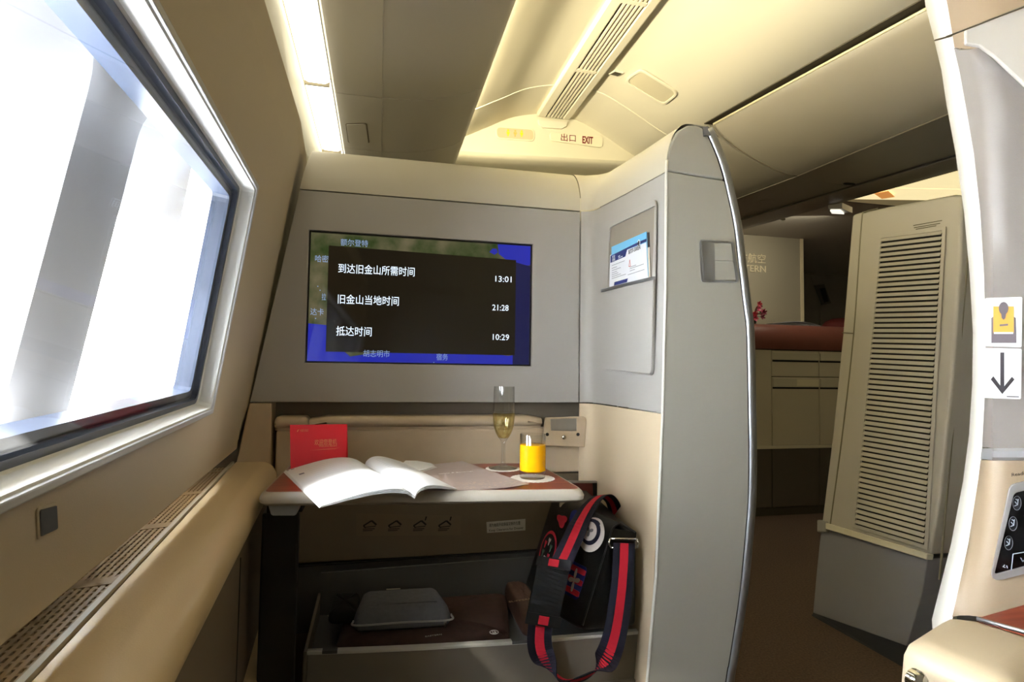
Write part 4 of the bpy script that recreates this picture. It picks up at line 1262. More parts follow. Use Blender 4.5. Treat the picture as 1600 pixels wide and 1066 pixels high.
for y in (1.35, 1.85, 2.34):
    bm = bmesh.new(); add_box(bm, V(((vx0 + vx1) / 2, y, zv + .004)), (.05, 0, 0), (0, .011, 0), (0, 0, .004)); from_bm('cross_bar', bm, vm, vo, bevel=.002)

hy = 2.84
hdr = [U(690, 262, 'y', hy)]
arch = [(690, 262), (692, 225), (722, 195), (775, 172), (805, 166), (840, 162), (870, 162), (900, 166), (935, 178), (965, 196), (990, 215), (1006, 256)]
ap_ = [U(*p, 'y', hy) for p in crom([V((x, y, 0)) for x, y in arch], 3) for p in [(p.x, p.y)]]
lowL, lowR = U(700, 236, 'y', hy), U(986, 252, 'y', hy)
ap_[0].z = lowL.z; ap_[-1].z = lowR.z
big = [p + V((0, .012, 0)) for p in ap_]
headm = mat('header_cream', (230, 224, 200), .5)
face = [p for p in ap_]
hd = struct(slab('wall_header', face, (0, .05, 0), headm, bevel=.006))
# wide bulkhead above the header that closes the ceiling vault
top = [V((-.3, hy + .055, 2.62)), V((2.3, hy + .055, 2.62)), V((2.3, hy + .055, 1.95)), V((1.40, hy + .055, lowR.z - .02)), V((.2, hy + .055, lowL.z - .02)), V((-.3, hy + .055, 2.0))]
struct(slab('wall_header_surround', top, (0, .02, 0), ceil_m))
# rolled under-lip of the header
rings = []
for t in (0, .25, .5, .75, 1):
    p = lowL.lerp(lowR, t)
    rings.append([p + V((0, .0, .0)), p + V((0, .004, -.010)), p + V((0, .016, -.020)), p + V((0, .06, -.030)), p + V((0, .14, -.038)), p + V((0, .26, -.04))])
struct(loft('trim_8', rings, headm, thick=.004))
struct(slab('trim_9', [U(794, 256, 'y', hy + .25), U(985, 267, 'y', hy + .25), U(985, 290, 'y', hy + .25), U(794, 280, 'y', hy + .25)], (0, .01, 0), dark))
struct(slab('wall_beyond_header', [V((-.5, hy + .3, 1.3)), V((1.9, hy + .3, 1.3)), V((1.9, hy + .3, 2.6)), V((-.5, hy + .3, 2.6))], (0, .02, 0), headm))
vs_ = empty('vent_socket', U(875, 190, 'y', hy - .004), 'small rounded cream cup where the ceiling vent meets the header', 'socket')
q = [U(841, 187, 'y', hy - .012), U(887, 190, 'y', hy - .012), U(886, 197, 'y', hy - .012), U(878, 201, 'y', hy - .012), U(848, 199, 'y', hy - .012), U(842, 194, 'y', hy - .012)]
slab('cup', q, (0, .014, 0), vm, vs_, bevel=.002)

# exit sign
ye_ = hy - .006
es = empty('exit_sign', U(901, 217, 'y', ye_), 'cream bilingual EXIT sign with red characters on the ceiling header', 'sign')
q = [U(859, 206, 'y', ye_), U(943, 213, 'y', ye_), U(941, 231, 'y', ye_), U(860, 220, 'y', ye_)]
slab('plate', round_poly(q, .02, 6), (0, .007, 0), mat('sign_cream', (240, 232, 205), .4), es, bevel=.003)
xd = (q[1] - q[0]).normalized(); yd = V((0, 0, 1)); rs = mat('sign_red', (120, 24, 18), .5)
text('lettering', '出口', U(875, 219, 'y', ye_ - .0006), xd, yd, .043, rs, es, width=.082, thick=.0006, bold=.003)
text('lettering', 'EXIT', U(909.5, 223.5, 'y', ye_ - .0006), xd, yd, .053, rs, es, width=.060, thick=.0006, bold=.03)
cl_ = empty('call_light_panel', U(804, 207, 'y', ye_), 'small call light panel with three glowing orange symbols left of the exit sign', 'sign')
q = [U(776, 199, 'y', ye_), U(833, 203, 'y', ye_), U(834, 219, 'y', ye_), U(777, 215, 'y', ye_)]
slab('frame', round_poly(inset(q, -.006, V((0, 1, 0))), .024, 6), (0, .007, 0), mat('sign_cream', (240, 232, 205), .4), cl_, bevel=.002)
slab('lens', [p + V((0, -.001, 0)) for p in round_poly(q, .022, 6)], (0, .004, 0), mat('lens_beige', (208, 194, 158), .3), cl_)
amber = mat('amber_light', (255, 170, 30), .4, emit=1.1, ecol=(255, 170, 20)); orange = mat('orange_light', (255, 150, 80), .4, emit=.9, ecol=(255, 130, 60))
for px, m_ in ((794, amber), (805, orange), (815, amber)):
    c = U(px, 207.5 + (px - 794) * .06, 'y', ye_ - .0016)
    bm = bmesh.new()
    add_prism(bm, ellipse(c + V((0, 0, .012)), (1, 0, 0), (0, 0, 1), .0055, .0055, 12), (0, .0006, 0))
    add_prism(bm, [c + V((-.009, 0, .005)), c + V((.009, 0, .005)), c + V((.007, 0, -.006)), c + V((.003, 0, -.008)), c + V((.003, 0, -.018)), c + V((-.003, 0, -.018)), c + V((-.003, 0, -.008)), c + V((-.007, 0, -.006))], (0, .0006, 0))
    from_bm('call_symbol', bm, m_, cl_)

# access hatch and sensor on the sloping ceiling
def on_ceiling(px, py, d=.003):
    z = 2.3
    for _ in range(25):
        p = U(px, py, 'z', z); z = z * .5 + .5 * ceil_z(min(1.65, max(.13, p.x)))
    return U(px, py, 'z', z - d)


ha = empty('ceiling_hatch', on_ceiling(1017, 137), 'rounded rectangular access hatch with raised rim on the sloping ceiling', 'hatch')
q = [on_ceiling(975, 127, .004), on_ceiling(1001, 109, .004), on_ceiling(1060, 146, .004), on_ceiling(1037, 164, .004)]
hn = (q[1] - q[0]).cross(q[3] - q[0]).normalized()
if hn.z < 0: hn = -hn
q[2] -= hn * hn.dot(q[2] - q[0])
q = [p + hn * -.002 for p in q]
slab('rim', round_poly(inset(q, -.004, hn), .035, 6), hn * .008, vm, ha, holes=[round_poly(inset(q, .006, hn), .03, 6)], bevel=.0015)
slab('cover', [p + hn * .003 for p in round_poly(inset(q, .006, hn), .03, 6)], hn * .003, mat('hatch_cream', (206, 198, 172), .5), ha)
se = empty('ceiling_sensor', on_ceiling(963, 115), 'tiny square dark sensor on the ceiling between vent and hatch', 'sensor')
q = [on_ceiling(953, 116, .004), on_ceiling(961, 112, .004), on_ceiling(972, 115, .004), on_ceiling(965, 119, .004)]
hn = (q[1] - q[0]).cross(q[3] - q[0]).normalized()
if hn.z < 0: hn = -hn
slab('bezel', inset(q, -.003, hn), hn * .006, vm, se)
slab('lens', [p - hn * .001 for p in q], hn * .004, mat('sensor_dark', (70, 66, 58), .2), se)

# ------------------------------------------------------------------ right overhead bins
rb = empty('overhead_bin', (1.6, 1.8, 2.0), 'large curved grey overhead bin over the aisle entrance on the right', 'bin')
pA, pB = U(1115, 194, 'z', 2.13), U(1447, 14, 'z', 2.13)
pC, pD = U(1246, 275, 'z', 1.9), U(1485, 177, 'z', 1.9)
ext = lambda a, b, y: a + (b - a) * ((y - a.y) / (b.y - a.y))
yN = .3
pA2, pB2 = pA, ext(pA, pB, yN); pC2, pD2 = pC, ext(pC, pD, yN)
mids = [(0, 0, 0), (.10, .012, 0), (.3, .02, 0), (.55, .014, 0), (.8, .0, 0), (1, 0, 0)]


def bin_sec(a, c, n=14):
    out = []
    for i in range(n + 1):
        t = i / n
        p = a.lerp(c, t)
        # vertical first, then rolling under
        x = a.x + (c.x - a.x) * (t ** 1.35); z = a.z + (c.z - a.z) * (1 - (1 - t) ** 1.35)
        out.append(V((x, p.y, z)))
    return out


rings = [bin_sec(pA2, pC2), bin_sec(pA2.lerp(pB2, .33), pC2.lerp(pD2, .33)), bin_sec(pA2.lerp(pB2, .66), pC2.lerp(pD2, .66)), bin_sec(pB2, pD2)]
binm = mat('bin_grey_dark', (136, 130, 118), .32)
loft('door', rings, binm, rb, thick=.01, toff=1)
lipm = mat('bin_lip', (235, 224, 190), .35)
bm = bmesh.new(); add_tube(bm, [pA2, pB2], .005, 8); from_bm('lip', bm, lipm, rb, True)
bm = bmesh.new(); add_tube(bm, rings[0], .0035, 8); from_bm('end_seam', bm, mat('seam_brown', (110, 102, 88), .5), rb, True)
bm = bmesh.new(); add_tube(bm, [pC2, pD2], .0035, 8); from_bm('bottom_seam', bm, mat('seam_brown', (110, 102, 88), .5), rb, True)
# dark gap above the bin
gA, gB = pA2 + V((-.014, .02, .006)), pB2 + V((-.014, 0, .006))
struct(slab('trim_10', [pA2 + V((-.028, .03, .010)), pB2 + V((-.05, 0, .014)), pB2 + V((.05, 0, .014)), pA2 + V((.05, .03, .010))], (0, 0, .004), mat('gap_brown', (70, 62, 48), .7)))
# second bin further forward and the underside panels
rb2 = empty('overhead_bin', (1.6, 2.9, 2.0), 'shadowed end bin beyond the seam, just behind the partition top', 'bin')
pE, pF = U(1150, 311, 'z', 1.9), None
pA3 = pA2 + V((-.015, .012, 0)); pA4 = ext(pA2, pB2, 3.4)
pC3 = pC2 + V((0, .012, 0)); pC4 = ext(pE, pC2, 3.4)
rings = [bin_sec(pA3, pC3), bin_sec(pA3.lerp(pA4, .5), pC3.lerp(pC4, .5)), bin_sec(pA4, pC4)]
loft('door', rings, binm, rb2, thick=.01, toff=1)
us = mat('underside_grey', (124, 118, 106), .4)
uo = empty('bin_underside', (2.0, 2.2, 1.9), 'flat grey underside panel of the right bins with an oval lamp ring', 'panel')
k0, k1 = U(1165, 340, 'z', 1.885), U(1497, 241, 'z', 1.885)
k0b, k1b = ext(k0, k1, 4.4), ext(k0, k1, yN)
c0b, c1b = ext(pE, pC2, 4.4), pD2
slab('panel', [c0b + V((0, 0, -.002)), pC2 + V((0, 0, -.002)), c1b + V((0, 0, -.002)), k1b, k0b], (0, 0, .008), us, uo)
jn = [U(1257, 279, 'z', 1.8985), U(1323, 290, 'z', 1.8865)]
bm = bmesh.new(); add_tube(bm, jn, .002, 6); from_bm('joint', bm, mat('seam_brown', (110, 102, 88), .5), uo)
c = U(1201, 315, 'z', 1.893)
bm = bmesh.new(); add_tube(bm, [c + V((.05 * math.cos(2 * math.pi * k / 24), .035 * math.sin(2 * math.pi * k / 24), 0)) for k in range(25)], .004, 6, False)
from_bm('lamp_ring', bm, mat('ring_grey', (120, 114, 100), .4), uo, True)
slab('lamp_cover', ellipse(c + V((0, 0, -.001)), (1, 0, 0), (0, 1, 0), .045, .03, 24), (0, 0, .003), us, uo)
c = U(1327, 288, 'z', 1.884)
slab('catch', ellipse(c, (1, 0, 0), (0, 1, 0), .03, .012, 16), (0, 0, .002), dark, uo)
# rounded far edge of the underside and the lit far aisle ceiling
rings = []
for q in (k0b, k0, k1, k1b):
    rings.append([q, q + V((.03, 0, .0)), q + V((.14, 0, .008)), q + V((.26, 0, .03)), q + V((.36, 0, .075)), q + V((.40, 0, .14))])
struct(loft('trim_11', rings, us, thick=.01, toff=1))
bm = bmesh.new(); add_tube(bm, [k0b, k1b], .006, 8); struct(from_bm('trim_12', bm, mat('seam_dark', (64, 58, 48), .5), smooth=True))
flm = mat('far_lamp_lens', (255, 240, 190), .5, emit=.85, ecol=(255, 236, 180))  # a lit ceiling, no lamp: emission stands in for the light on it
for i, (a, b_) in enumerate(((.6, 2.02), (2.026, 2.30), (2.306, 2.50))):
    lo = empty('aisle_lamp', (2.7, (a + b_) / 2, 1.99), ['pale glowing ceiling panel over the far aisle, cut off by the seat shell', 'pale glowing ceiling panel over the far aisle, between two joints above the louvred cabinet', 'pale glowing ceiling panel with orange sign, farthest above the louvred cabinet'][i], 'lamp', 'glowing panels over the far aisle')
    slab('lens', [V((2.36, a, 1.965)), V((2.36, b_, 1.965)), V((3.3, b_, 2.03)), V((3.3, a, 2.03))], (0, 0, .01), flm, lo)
q = [U(1366, 303, 'z', 1.963), U(1388, 299, 'z', 1.963), U(1398, 308, 'z', 1.963), U(1378, 311, 'z', 1.963)]
so = empty('orange_sign', q[0], 'small faint orange sign on the far glowing ceiling panel', 'sign')
slab('plate', q, (0, 0, .003), mat('orange_sign', (255, 190, 120), .5, emit=.5, ecol=(255, 170, 90)), so)
struct(bx('ceiling_far_riser', 1.9, 5.7, 2.505, 2.52, 1.955, 2.28, us))
struct(bx('ceiling_far', 1.6, 5.7, 2.52, 6.5, 2.25, 2.28, mat('ceiling_far_grey', (176, 170, 156), .6)))
struct(bx('ceiling_mid', 3.3, 5.7, -1.3, 2.5, 2.03, 2.06, ceil_m))
rl = empty('reading_light', U(1305, 329, 'z', 1.86), 'small white reading light fitting above the dark door', 'lamp')
q = [U(1294, 326, 'z', 1.88), U(1316, 326, 'z', 1.88), U(1332, 333, 'z', 1.88), U(1306, 333, 'z', 1.88)]
slab('housing', q, (0, 0, .03), white, rl)
q = [U(1297, 330, 'z', 1.872), U(1313, 330, 'z', 1.872), U(1319, 335, 'z', 1.872), U(1300, 334, 'z', 1.872)]
slab('lens', q, (0, 0, .006), mat('reading_lens', (255, 250, 235), .4, emit=1.0, ecol=(255, 250, 235)), rl)

# ------------------------------------------------------------------ bar between the aisles
YB = 3.75
bar = empty('bar_counter', (3.1, YB, 0), 'low bar cabinet with brown rounded counter top beyond the partition', 'counter')
cabm = mat('bar_cabinet', (196, 188, 164), .5); ctm = mat('counter_brown', (112, 66, 54), .35, noise=.06, nscale=8)
bxL, bxR = 2.2, 3.95
zc0, zc1 = 1.228, 1.425
sec = [(YB + .02, zc0), (YB - .01, zc0 + .004), (YB - .022, zc0 + .03), (YB - .020, zc0 + .09), (YB + .005, zc0 + .15), (YB + .045, zc1 - .012), (YB + .09, zc1), (YB + .5, zc1), (YB + .5, zc0)]
loft('counter_top', [[V((x, y, z)) for y, z in sec] for x in (bxL, bxL + .02, bxR)], ctm, bar, closed=True, cap=True)
bx('carcass', bxL, bxR, YB + .02, YB + .48, .0, zc0, mat('bar_carcass', (60, 56, 46), .6), bar)
xs_ = [U(1178, 600, 'y', YB).x, U(1206, 600, 'y', YB).x, U(1280, 600, 'y', YB).x, 3.95]
zz2 = [(1.195, 1.226)]
zrail1, zd1, zrail2, zbt = 1.218, 1.155, 1.022, .505
tk = mat('bar_kick', (78, 72, 62), .6)
for i, (a, b_) in enumerate(((2.2, xs_[1] - .004), (xs_[1] + .002, xs_[2] - .004), (xs_[2] + .002, bxR))):
    if i == 0:
        bx('side_post', a, b_, YB, YB + .03, zbt, 1.224, cabm, bar)
    else:
        dr = bx('drawer', a, b_, YB, YB + .03, 1.03, 1.222, cabm, bar, bevel=.002)
        bx('handle', a + .004, b_ - .002, YB - .010, YB + .001, 1.152, 1.206, mat('handle_grey', (190, 184, 160), .4), dr, bevel=.003)
        bx('shadow_slot', a + .004, b_ - .002, YB - .002, YB + .001, 1.138, 1.152, dark, dr)
        do = bx('cabinet_door', a, b_, YB, YB + .03, zbt + .012, 1.024, cabm, bar, bevel=.002)
        bx('handle', a + .004, b_ - .002, YB - .010, YB + .001, .950, 1.016, mat('handle_grey', (190, 184, 160), .4), do, bevel=.003)
        bx('shadow_slot', a + .004, b_ - .002, YB - .002, YB + .001, .936, .950, dark, do)
        if i == 1: bx('door_label', b_ - .20, b_ - .01, YB - .0112, YB - .0098, .957, 1.009, mat('label_beige', (214, 206, 176), .5), do)
    bx('lower_panel', a, b_, YB + .004, YB + .03, .065, zbt - .012, tk, bar, bevel=.002)
bx('divider_strip', bxL, bxR, YB - .004, YB + .01, zbt - .012, zbt + .01, mat('strip_pale', (206, 200, 178), .4), bar, bevel=.002)
bx('toe_kick', bxL, bxR, YB + .03, YB + .05, 0, .066, black, bar)
# wall with raised lettering behind the bar
YL = YB + .62
bw = struct(bx('wall_bar', 1.9, U(1250, 420, 'y', YL).x, YL, YL + .04, 0, 2.25, mat('bar_wall', (160, 152, 132), .55)))
struct(bx('trim_13', U(1250, 420, 'y', YL).x, U(1255, 420, 'y', YL).x, YL - .006, YL + .05, 0, 2.25, mat('bar_wall_edge', (220, 206, 170), .4)))
rings = []
for t in (0, .2, .4, .6, .8, 1):
    p = U(1150 + 90 * t, 341 + 3 * math.sin(t * 3.14) - 2 * t, 'y', YL - .004)
    rings.append(p)
bm = bmesh.new(); add_tube(bm, rings, .008, 8); struct(from_bm('trim_14', bm, mat('bar_wall_edge', (220, 206, 170), .4), smooth=True))
letm = mat('letter_cream', (226, 214, 182), .35)
ls = empty('wall_lettering', U(1180, 410, 'y', YL), 'raised cream bilingual lettering on the bar wall, cut off by the partition', 'lettering')
pR = U(1196.5, 411, 'y', YL - .001); pR2 = U(1197, 426, 'y', YL - .001)
text('lettering', '中国东方航空', pR, (1, 0, 0), (0, 0, 1), .088, letm, ls, width=.53, align='RIGHT', thick=.008, bold=.003)
text('lettering', 'CHINA EASTERN', pR2, (1, 0, 0), (0, 0, 1), .082, letm, ls, width=.66, align='RIGHT', thick=.008, bold=.003)

# orchids on the counter
fv = empty('orchid_bouquet', (2.75, YB + .12, zc1), 'small pink and red orchid bunch standing on the bar counter by the partition', 'flowers')
fx = U(1180, 505, 'y', YB + .12)
pot = fx + V((-.03, 0, 0)); pot.z = zc1
lathe('pot', pot, [(0, 0), (.03, 0), (.04, .05), (.036, .05), (.03, .008), (0, .008)], mat('pot_dark', (50, 40, 36), .4), fv, 20)
rnd = random.Random(4)
pinks = [mat('petal_pink', (226, 92, 132), .6), mat('petal_red', (190, 40, 62), .6), mat('petal_deep', (120, 24, 50), .6)]
stm = mat('stem_green', (58, 74, 40), .6)
bm = bmesh.new(); heads = []
for i in range(12):
    tip = fx + V((rnd.uniform(-.06, .10) * (1 - i / 22), rnd.uniform(-.04, .04), 0)); tip.z = zc1 + .03 + .135 * (i + 1) / 12 * rnd.uniform(.8, 1.0)
    if tip.x > fx.x + .05: tip.z = min(tip.z, zc1 + .09)
    add_tube(bm, [pot + V((0, 0, .03)), (pot + tip) / 2 + V((0, 0, .03)), tip], .0022, 5); heads.append(tip)
from_bm('stems', bm, stm, fv)
for i, p in enumerate(heads):
    bm = bmesh.new()
    for k in range(5):
        a = 2 * math.pi * k / 5 + i; d = V((math.cos(a), -.35, math.sin(a))).normalized(); s = V((0, 1, 0)).cross(d).normalized()
        q = [p, p + d * .012 + s * .008, p + d * .024 + s * .004 + V((0, -.004, 0)), p + d * .024 - s * .004 + V((0, -.004, 0)), p + d * .012 - s * .008]
        add_prism(bm, q, V((0, .001, 0)))
    from_bm('flower', bm, pinks[i % 3], fv)
# papers on the counter
for i, (pts, lb) in enumerate((([(1206, 500), (1232, 494), (1262, 501), (1236, 504)], 'white magazine lying on the bar counter beside the orchids'), ([(1228, 498), (1256, 495.5), (1284, 502), (1262, 504)], 'white magazine with curled cover on the bar counter, nearer the louvred cabinet'))):
    mo = empty('counter_magazine', U(*pts[0], 'y', YB + .1), lb, 'magazine', 'magazines on the bar counter')
    x0, x1 = U(*pts[0], 'y', YB + .1).x, U(*pts[2], 'y', YB + .1).x
    for j, (zz, m_) in enumerate(((.0012, cw), (.006, mat('page_grey', (150, 146, 138), .6)), (.014 + .006 * i, cw))):
        rows = [[V((x0 + (x1 - x0) * t, y, zc1 + .002 + zz * (.25 + .95 * math.sin(math.pi * min(1, t * .9 + .1))) + .012 * i * (1 - t))) for y in (YB + .09 + .02 * i, YB + .2, YB + .3)] for t in [k / 8 for k in range(9)]]
        loft(['back_cover', 'pages', 'front_cover'][j], rows, m_, mo, thick=.0012, toff=0)

# aircraft door in the dark vestibule
YD = 5.9
dm = mat('door_grey', (150, 144, 130), .6)
d1 = struct(slab('door_1', [U(1252, 345, 'y', YD), U(1345, 335, 'y', YD), U(1345, 540, 'y', YD), U(1252, 540, 'y', YD)], (0, .04, 0), dm))
def dslab(nm, pts, m_, d=.012, th=.012, par=d1, bev=.004): return slab(nm, [U(x, y, 'y', YD - d) for x, y in pts], (0, th, 0), m_, par, bevel=bev)
dslab('upper_panel', [(1254, 372), (1340, 364), (1340, 412), (1258, 418)], dm)
dslab('lower_panel', [(1262, 420), (1340, 413), (1340, 473), (1283, 476), (1272, 445)], dm)
dslab('slide_cover', [(1283, 479), (1340, 476), (1340, 540), (1283, 540)], dm, .03, .03)
dslab('door_sign', [(1297, 383), (1307, 382), (1307, 387), (1297, 388)], ink, .014, .003, bev=0)
dslab('door_sign', [(1312, 382), (1321, 381), (1321, 386), (1312, 387)], ink, .014, .003, bev=0)
wn = dslab('viewing_window', [(1272, 446), (1288, 444), (1299, 474), (1284, 477)], mat('window_surround', (96, 92, 82), .5), .02, .01)
dslab('window_glass', [(1281, 451), (1289, 450), (1295, 471), (1288, 473)], black, .024, .005, par=wn, bev=0)
fo2 = empty('round_seat', U(1312, 508, 'y', 4.15), 'dark red rounded seat top seen past the counter end', 'seat')
lathe('top', U(1312, 512, 'y', 4.6), [(.0, .09), (.06, .085), (.12, .06), (.15, .02), (.15, -.1), (0, -.1)], mat('seat_red', (110, 40, 34), .7), fo2, 24)
lathe('pedestal', U(1312, 512, 'y', 4.6) + V((0, 0, -.1)), [(0, 0), (.13, 0), (.13, -1.38), (0, -1.38)], mat('seat_base', (70, 60, 54), .7), fo2, 24)

# ------------------------------------------------------------------ louvred cabinet by the aisle
NC = V((1, 0, -.11)).normalized(); PC = V((1.86, 0, 0))


def L(px, py, o=0.0): return UP(px, py, PC - NC * o, NC)


lc = empty('louvred_cabinet', L(1335, 1000), 'tall cream cabinet with long louvred vent and grey base standing in the aisle', 'cabinet')
lcm = mat('cabinet_cream', (180, 175, 162), .45)
upper = [L(1331, 336), L(1345, 331), L(1420, 317), L(1490, 304), L(1503, 306), L(1500, 420), L(1487, 600), L(1468, 780), L(1452, 868), L(1283, 818), L(1300, 680), L(1316, 520)]
slab('upper_body', upper, V((.30, 0, .0)), lcm, lc, bevel=.012, bseg=4)
# louvre opening
vent = [L(1379, 373, .002), L(1474, 361, .002), L(1464, 520, .002), L(1447, 852, .002), L(1338, 820, .002), L(1362, 560, .002)]
vent = [L(1379, 373, .002), L(1474, 361, .002), L(1446, 852, .002), L(1338, 820, .002)]
vh = [L(1379, 373, .004), L(1474, 361, .004), L(1446, 852, .004), L(1338, 820, .004)]
slab('vent_well', vent, -NC * .001, dark, lc)
bm = bmesh.new()
ns = 56
for i in range(ns):
    t0_, t1_ = (i + .02) / ns, (i + .62) / ns
    a0_, a1_ = vent[0].lerp(vent[3], t0_), vent[1].lerp(vent[2], t0_)
    b0_, b1_ = vent[0].lerp(vent[3], t1_), vent[1].lerp(vent[2], t1_)
    # slat: sloped blade with its lower edge standing out
    f0, f1 = -NC * .003, -NC * .011
    q = [a0_ + f0, a1_ + f0, b1_ + f1, b0_ + f1]
    add_prism(bm, q, V((0, 0, -.0022)))
from_bm('louvre_blades', bm, lcm, lc)
fr = inset(vent, -.014, NC)
slab('vent_frame', [p - NC * .001 for p in fr], -NC * .006, lcm, lc, holes=[[p - NC * .001 for p in vent]], bevel=.002)
bm = bmesh.new(); add_tube(bm, crom([L(1372, 326, .001), L(1352, 332, .001), L(1346, 350, .001), L(1334, 520, .001), L(1316, 680, .001), L(1297, 822, .001)], 5), .0028, 6)
from_bm('edge_seam', bm, mat('seam_olive', (120, 114, 92), .5), lc)
bm = bmesh.new(); add_tube(bm, [L(1316, 520, .001), L(1334, 521, .001)], .0025, 6); from_bm('corner_joint', bm, mat('seam_olive', (120, 114, 92), .5), lc)
trim_ = [L(1279, 814, .012), L(1449, 866, .012), L(1447, 875, .012), L(1278, 823, .012)]
slab('dado_strip', trim_, NC * .03, mat('strip_cream', (220, 214, 190), .4), lc, bevel=.003)
lower = [L(1283, 823, -.003), L(1450, 874, -.003), L(1440, 930, -.003), L(1416, 1010, -.003), L(1270, 958, -.003), L(1276, 890, -.003)]
slab('base_panel', lower, V((.30, 0, 0)), mat('base_grey', (134, 133, 136), .5), lc, bevel=.004)
kick = [L(1271, 956, -.006), L(1416, 1008, -.006), L(1412, 1050, -.006), L(1268, 986, -.006)]
kick[2].z = kick[3].z = .0
slab('kick_plate', kick, V((.29, 0, 0)), mat('kick_dark', (40, 40, 42), .6), lc, bevel=.002)
q = [L(1276, 812, .014), L(1290, 815, .014), L(1290, 832, .014), L(1276, 832, .014)]
slab('bumper', q, NC * .04, mat('bumper_grey', (150, 148, 140), .4), lc, bevel=.006)
bm = bmesh.new()
for i, (a, b_) in enumerate((((1427, 352), (1472, 344)), ((1428, 355.5), (1469, 348.5)), ((1431, 357.8), (1463, 352.2)), ((1425, 362), (1432, 361)))):
    A, B = L(*a, .0015), L(*b_, .0015); add_prism(bm, [A, B, B + V((0, 0, -.003)), A + V((0, 0, -.003))], -NC * .0004)
from_bm('notice_print', bm, mat('notice_ink', (84, 78, 56), .6), lc)
# end face seen edge-on toward the camera: recessed strip and seam
ye1 = L(1503, 420).y
bm = bmesh.new()
for (p1, p2) in (((1497, 400), (1452, 905)),):
    A, B = L(*p1), L(*p2)
    add_tube(bm, [A + V((.03, -.012, 0)), B + V((.03, -.012, 0))], .004, 6)
from_bm('end_groove', bm, mat('seam_olive', (120, 114, 92), .5), lc)

# ------------------------------------------------------------------ seat shell on the right
YS = .60
sh = empty('seat_shell', U(1530, 900, 'y', YS), 'cream and grey seat shell with bright curved edge at the right of the view', 'seat')
shm = mat('shell_cream', (166, 145, 120), .42, bump=.1, bscale=500); shg = mat('shell_grey', (146, 138, 133), .5, bump=.1, bscale=600)
eL = [(1444, -30), (1449, 10), (1462, 60), (1474, 110), (1485, 165), (1499, 240), (1512, 330), (1521, 430), (1526, 520), (1525, 600), (1520, 680), (1511, 750), (1492, 850), (1462, 968), (1463, 985)]
eR = [(1470, -30), (1478, 10), (1488, 72), (1497, 110), (1507, 165), (1520, 240), (1530, 330), (1536, 430), (1539, 520), (1538, 600), (1533, 700), (1527, 750), (1511, 850), (1484, 968), (1485, 985)]
eL = [(x - 3 - 3 * (y > 150), y) for x, y in eL]; eR = [(x + 4, y) for x, y in eR]
rings = []
for (xl, y), (xr, _) in zip(eL, eR):
    rings.append([U(xl, y, 'y', .69), U(xl, y, 'y', .66), U(xl + (xr - xl) * .25, y, 'y', .632), U(xl + (xr - xl) * .6, y, 'y', .612), U(xr - 1, y, 'y', .601), U(xr, y, 'y', YS), U(xr, y, 'y', YS) + V((.012, .004, 0)), U(xr, y, 'y', YS) + V((.07, .07, 0))])
loft('edge', rings, mat('shell_edge', (236, 231, 220), .35), sh, closed=True, cap=True)
# inner surface: a facet turned to the window, then one running back beside the seat
Pb = U(1552, 520, 'y', YS - .035)
n2 = V((-.55, -.84, 0)).normalized()


def S(px, py, o=0.0): return UP(px, py, Pb + n2 * o, n2)


def shell_rows(rows, m, name, back=.012):
    rings = []
    for (xl, yl), xm, (xr, yr) in rows:
        a = U(xl, yl, 'y', YS); m_ = S(xm, yl + (yr - yl) * (xm - xl) / (xr - xl)); e = S(xr, yr)
        rings.append([a, a.lerp(m_, .35) + V((.001, .004, 0)), a.lerp(m_, .7) + V((.0, .004, 0)), m_, m_.lerp(e, .15), m_.lerp(e, .5), e, m_.lerp(e, 1.8), m_.lerp(e, 2.6)])
    return loft(name, rings, m, sh, thick=.002, toff=0, split=85)


def er(y):
    for (x0, y0), (x1, y1) in zip(eR, eR[1:]):
        if y0 <= y <= y1: return x0 + (x1 - x0) * (y - y0) / (y1 - y0) - 1
    return eR[-1][0]


gy = [75, 110, 165, 240, 330, 430, 520, 600, 700]
shell_rows([((er(y), y), 1552 if y > 150 else 1530 + (y - 75) * .25, (1720, y + (0 if y > 200 else (240 - y) * .0))) for y in gy], shg, 'grey_panel')
cy = [720, 750, 800, 850, 900, 950, 964]
shell_rows([((er(y), y), 1552 if y < 800 else 1552 - (y - 800) * .12, (1720, y)) for y in cy], shm, 'cream_panel')
shell_rows([((er(y), y), 1552, (1720, y)) for y in (-30, 10, 74)], shm, 'cream_cap')
# cap wedge that covers the sloping top of the grey panel
cw_ = [S(1512, 74, .006), S(1552, 92, .006), S(1600, 140, .006), S(1640, 185, .006), S(1720, 250, .006), S(1720, 40, .006), S(1720, -40, .006), S(1600, 20, .006), S(1490, 60, .006)]
slab('cap_wedge', [S(1505, 72, .004), S(1528, 76, .004), S(1550, 92, .004), S(1600, 139, .004), S(1720, 245, .004), S(1720, -30, .004), S(1505, 50, .004)], n2 * .006, mat('cap_grey', (204, 196, 186), .45), sh, bevel=.002)
bm = bmesh.new(); add_tube(bm, [S(1478, 58, .012), S(1600, 10, .012), S(1700, -30, .012)], .0012, 6); from_bm('cap_seam', bm, mat('seam_brown', (110, 102, 88), .5), sh)
bm = bmesh.new(); add_tube(bm, [U(1461, 63, 'y', YS - .001), U(1487, 56, 'y', YS - .001)], .0012, 6); from_bm('edge_seam', bm, mat('seam_brown', (110, 102, 88), .5), sh)
# silver band
rings = []
for y in (702, 706, 714, 718):
    d = .004 if y in (706, 714) else .0
    a = U(er(y) + 1, y, 'y', YS - .002); m_ = S(1552, y, d + .001); e = S(1720, y, d + .001)
    rings.append([a, a.lerp(m_, .5) + V((0, .002, 0)), m_, e])
loft('silver_band', rings, mat('band_silver', (214, 214, 218), .3, .55), sh, thick=.004, toff=0)

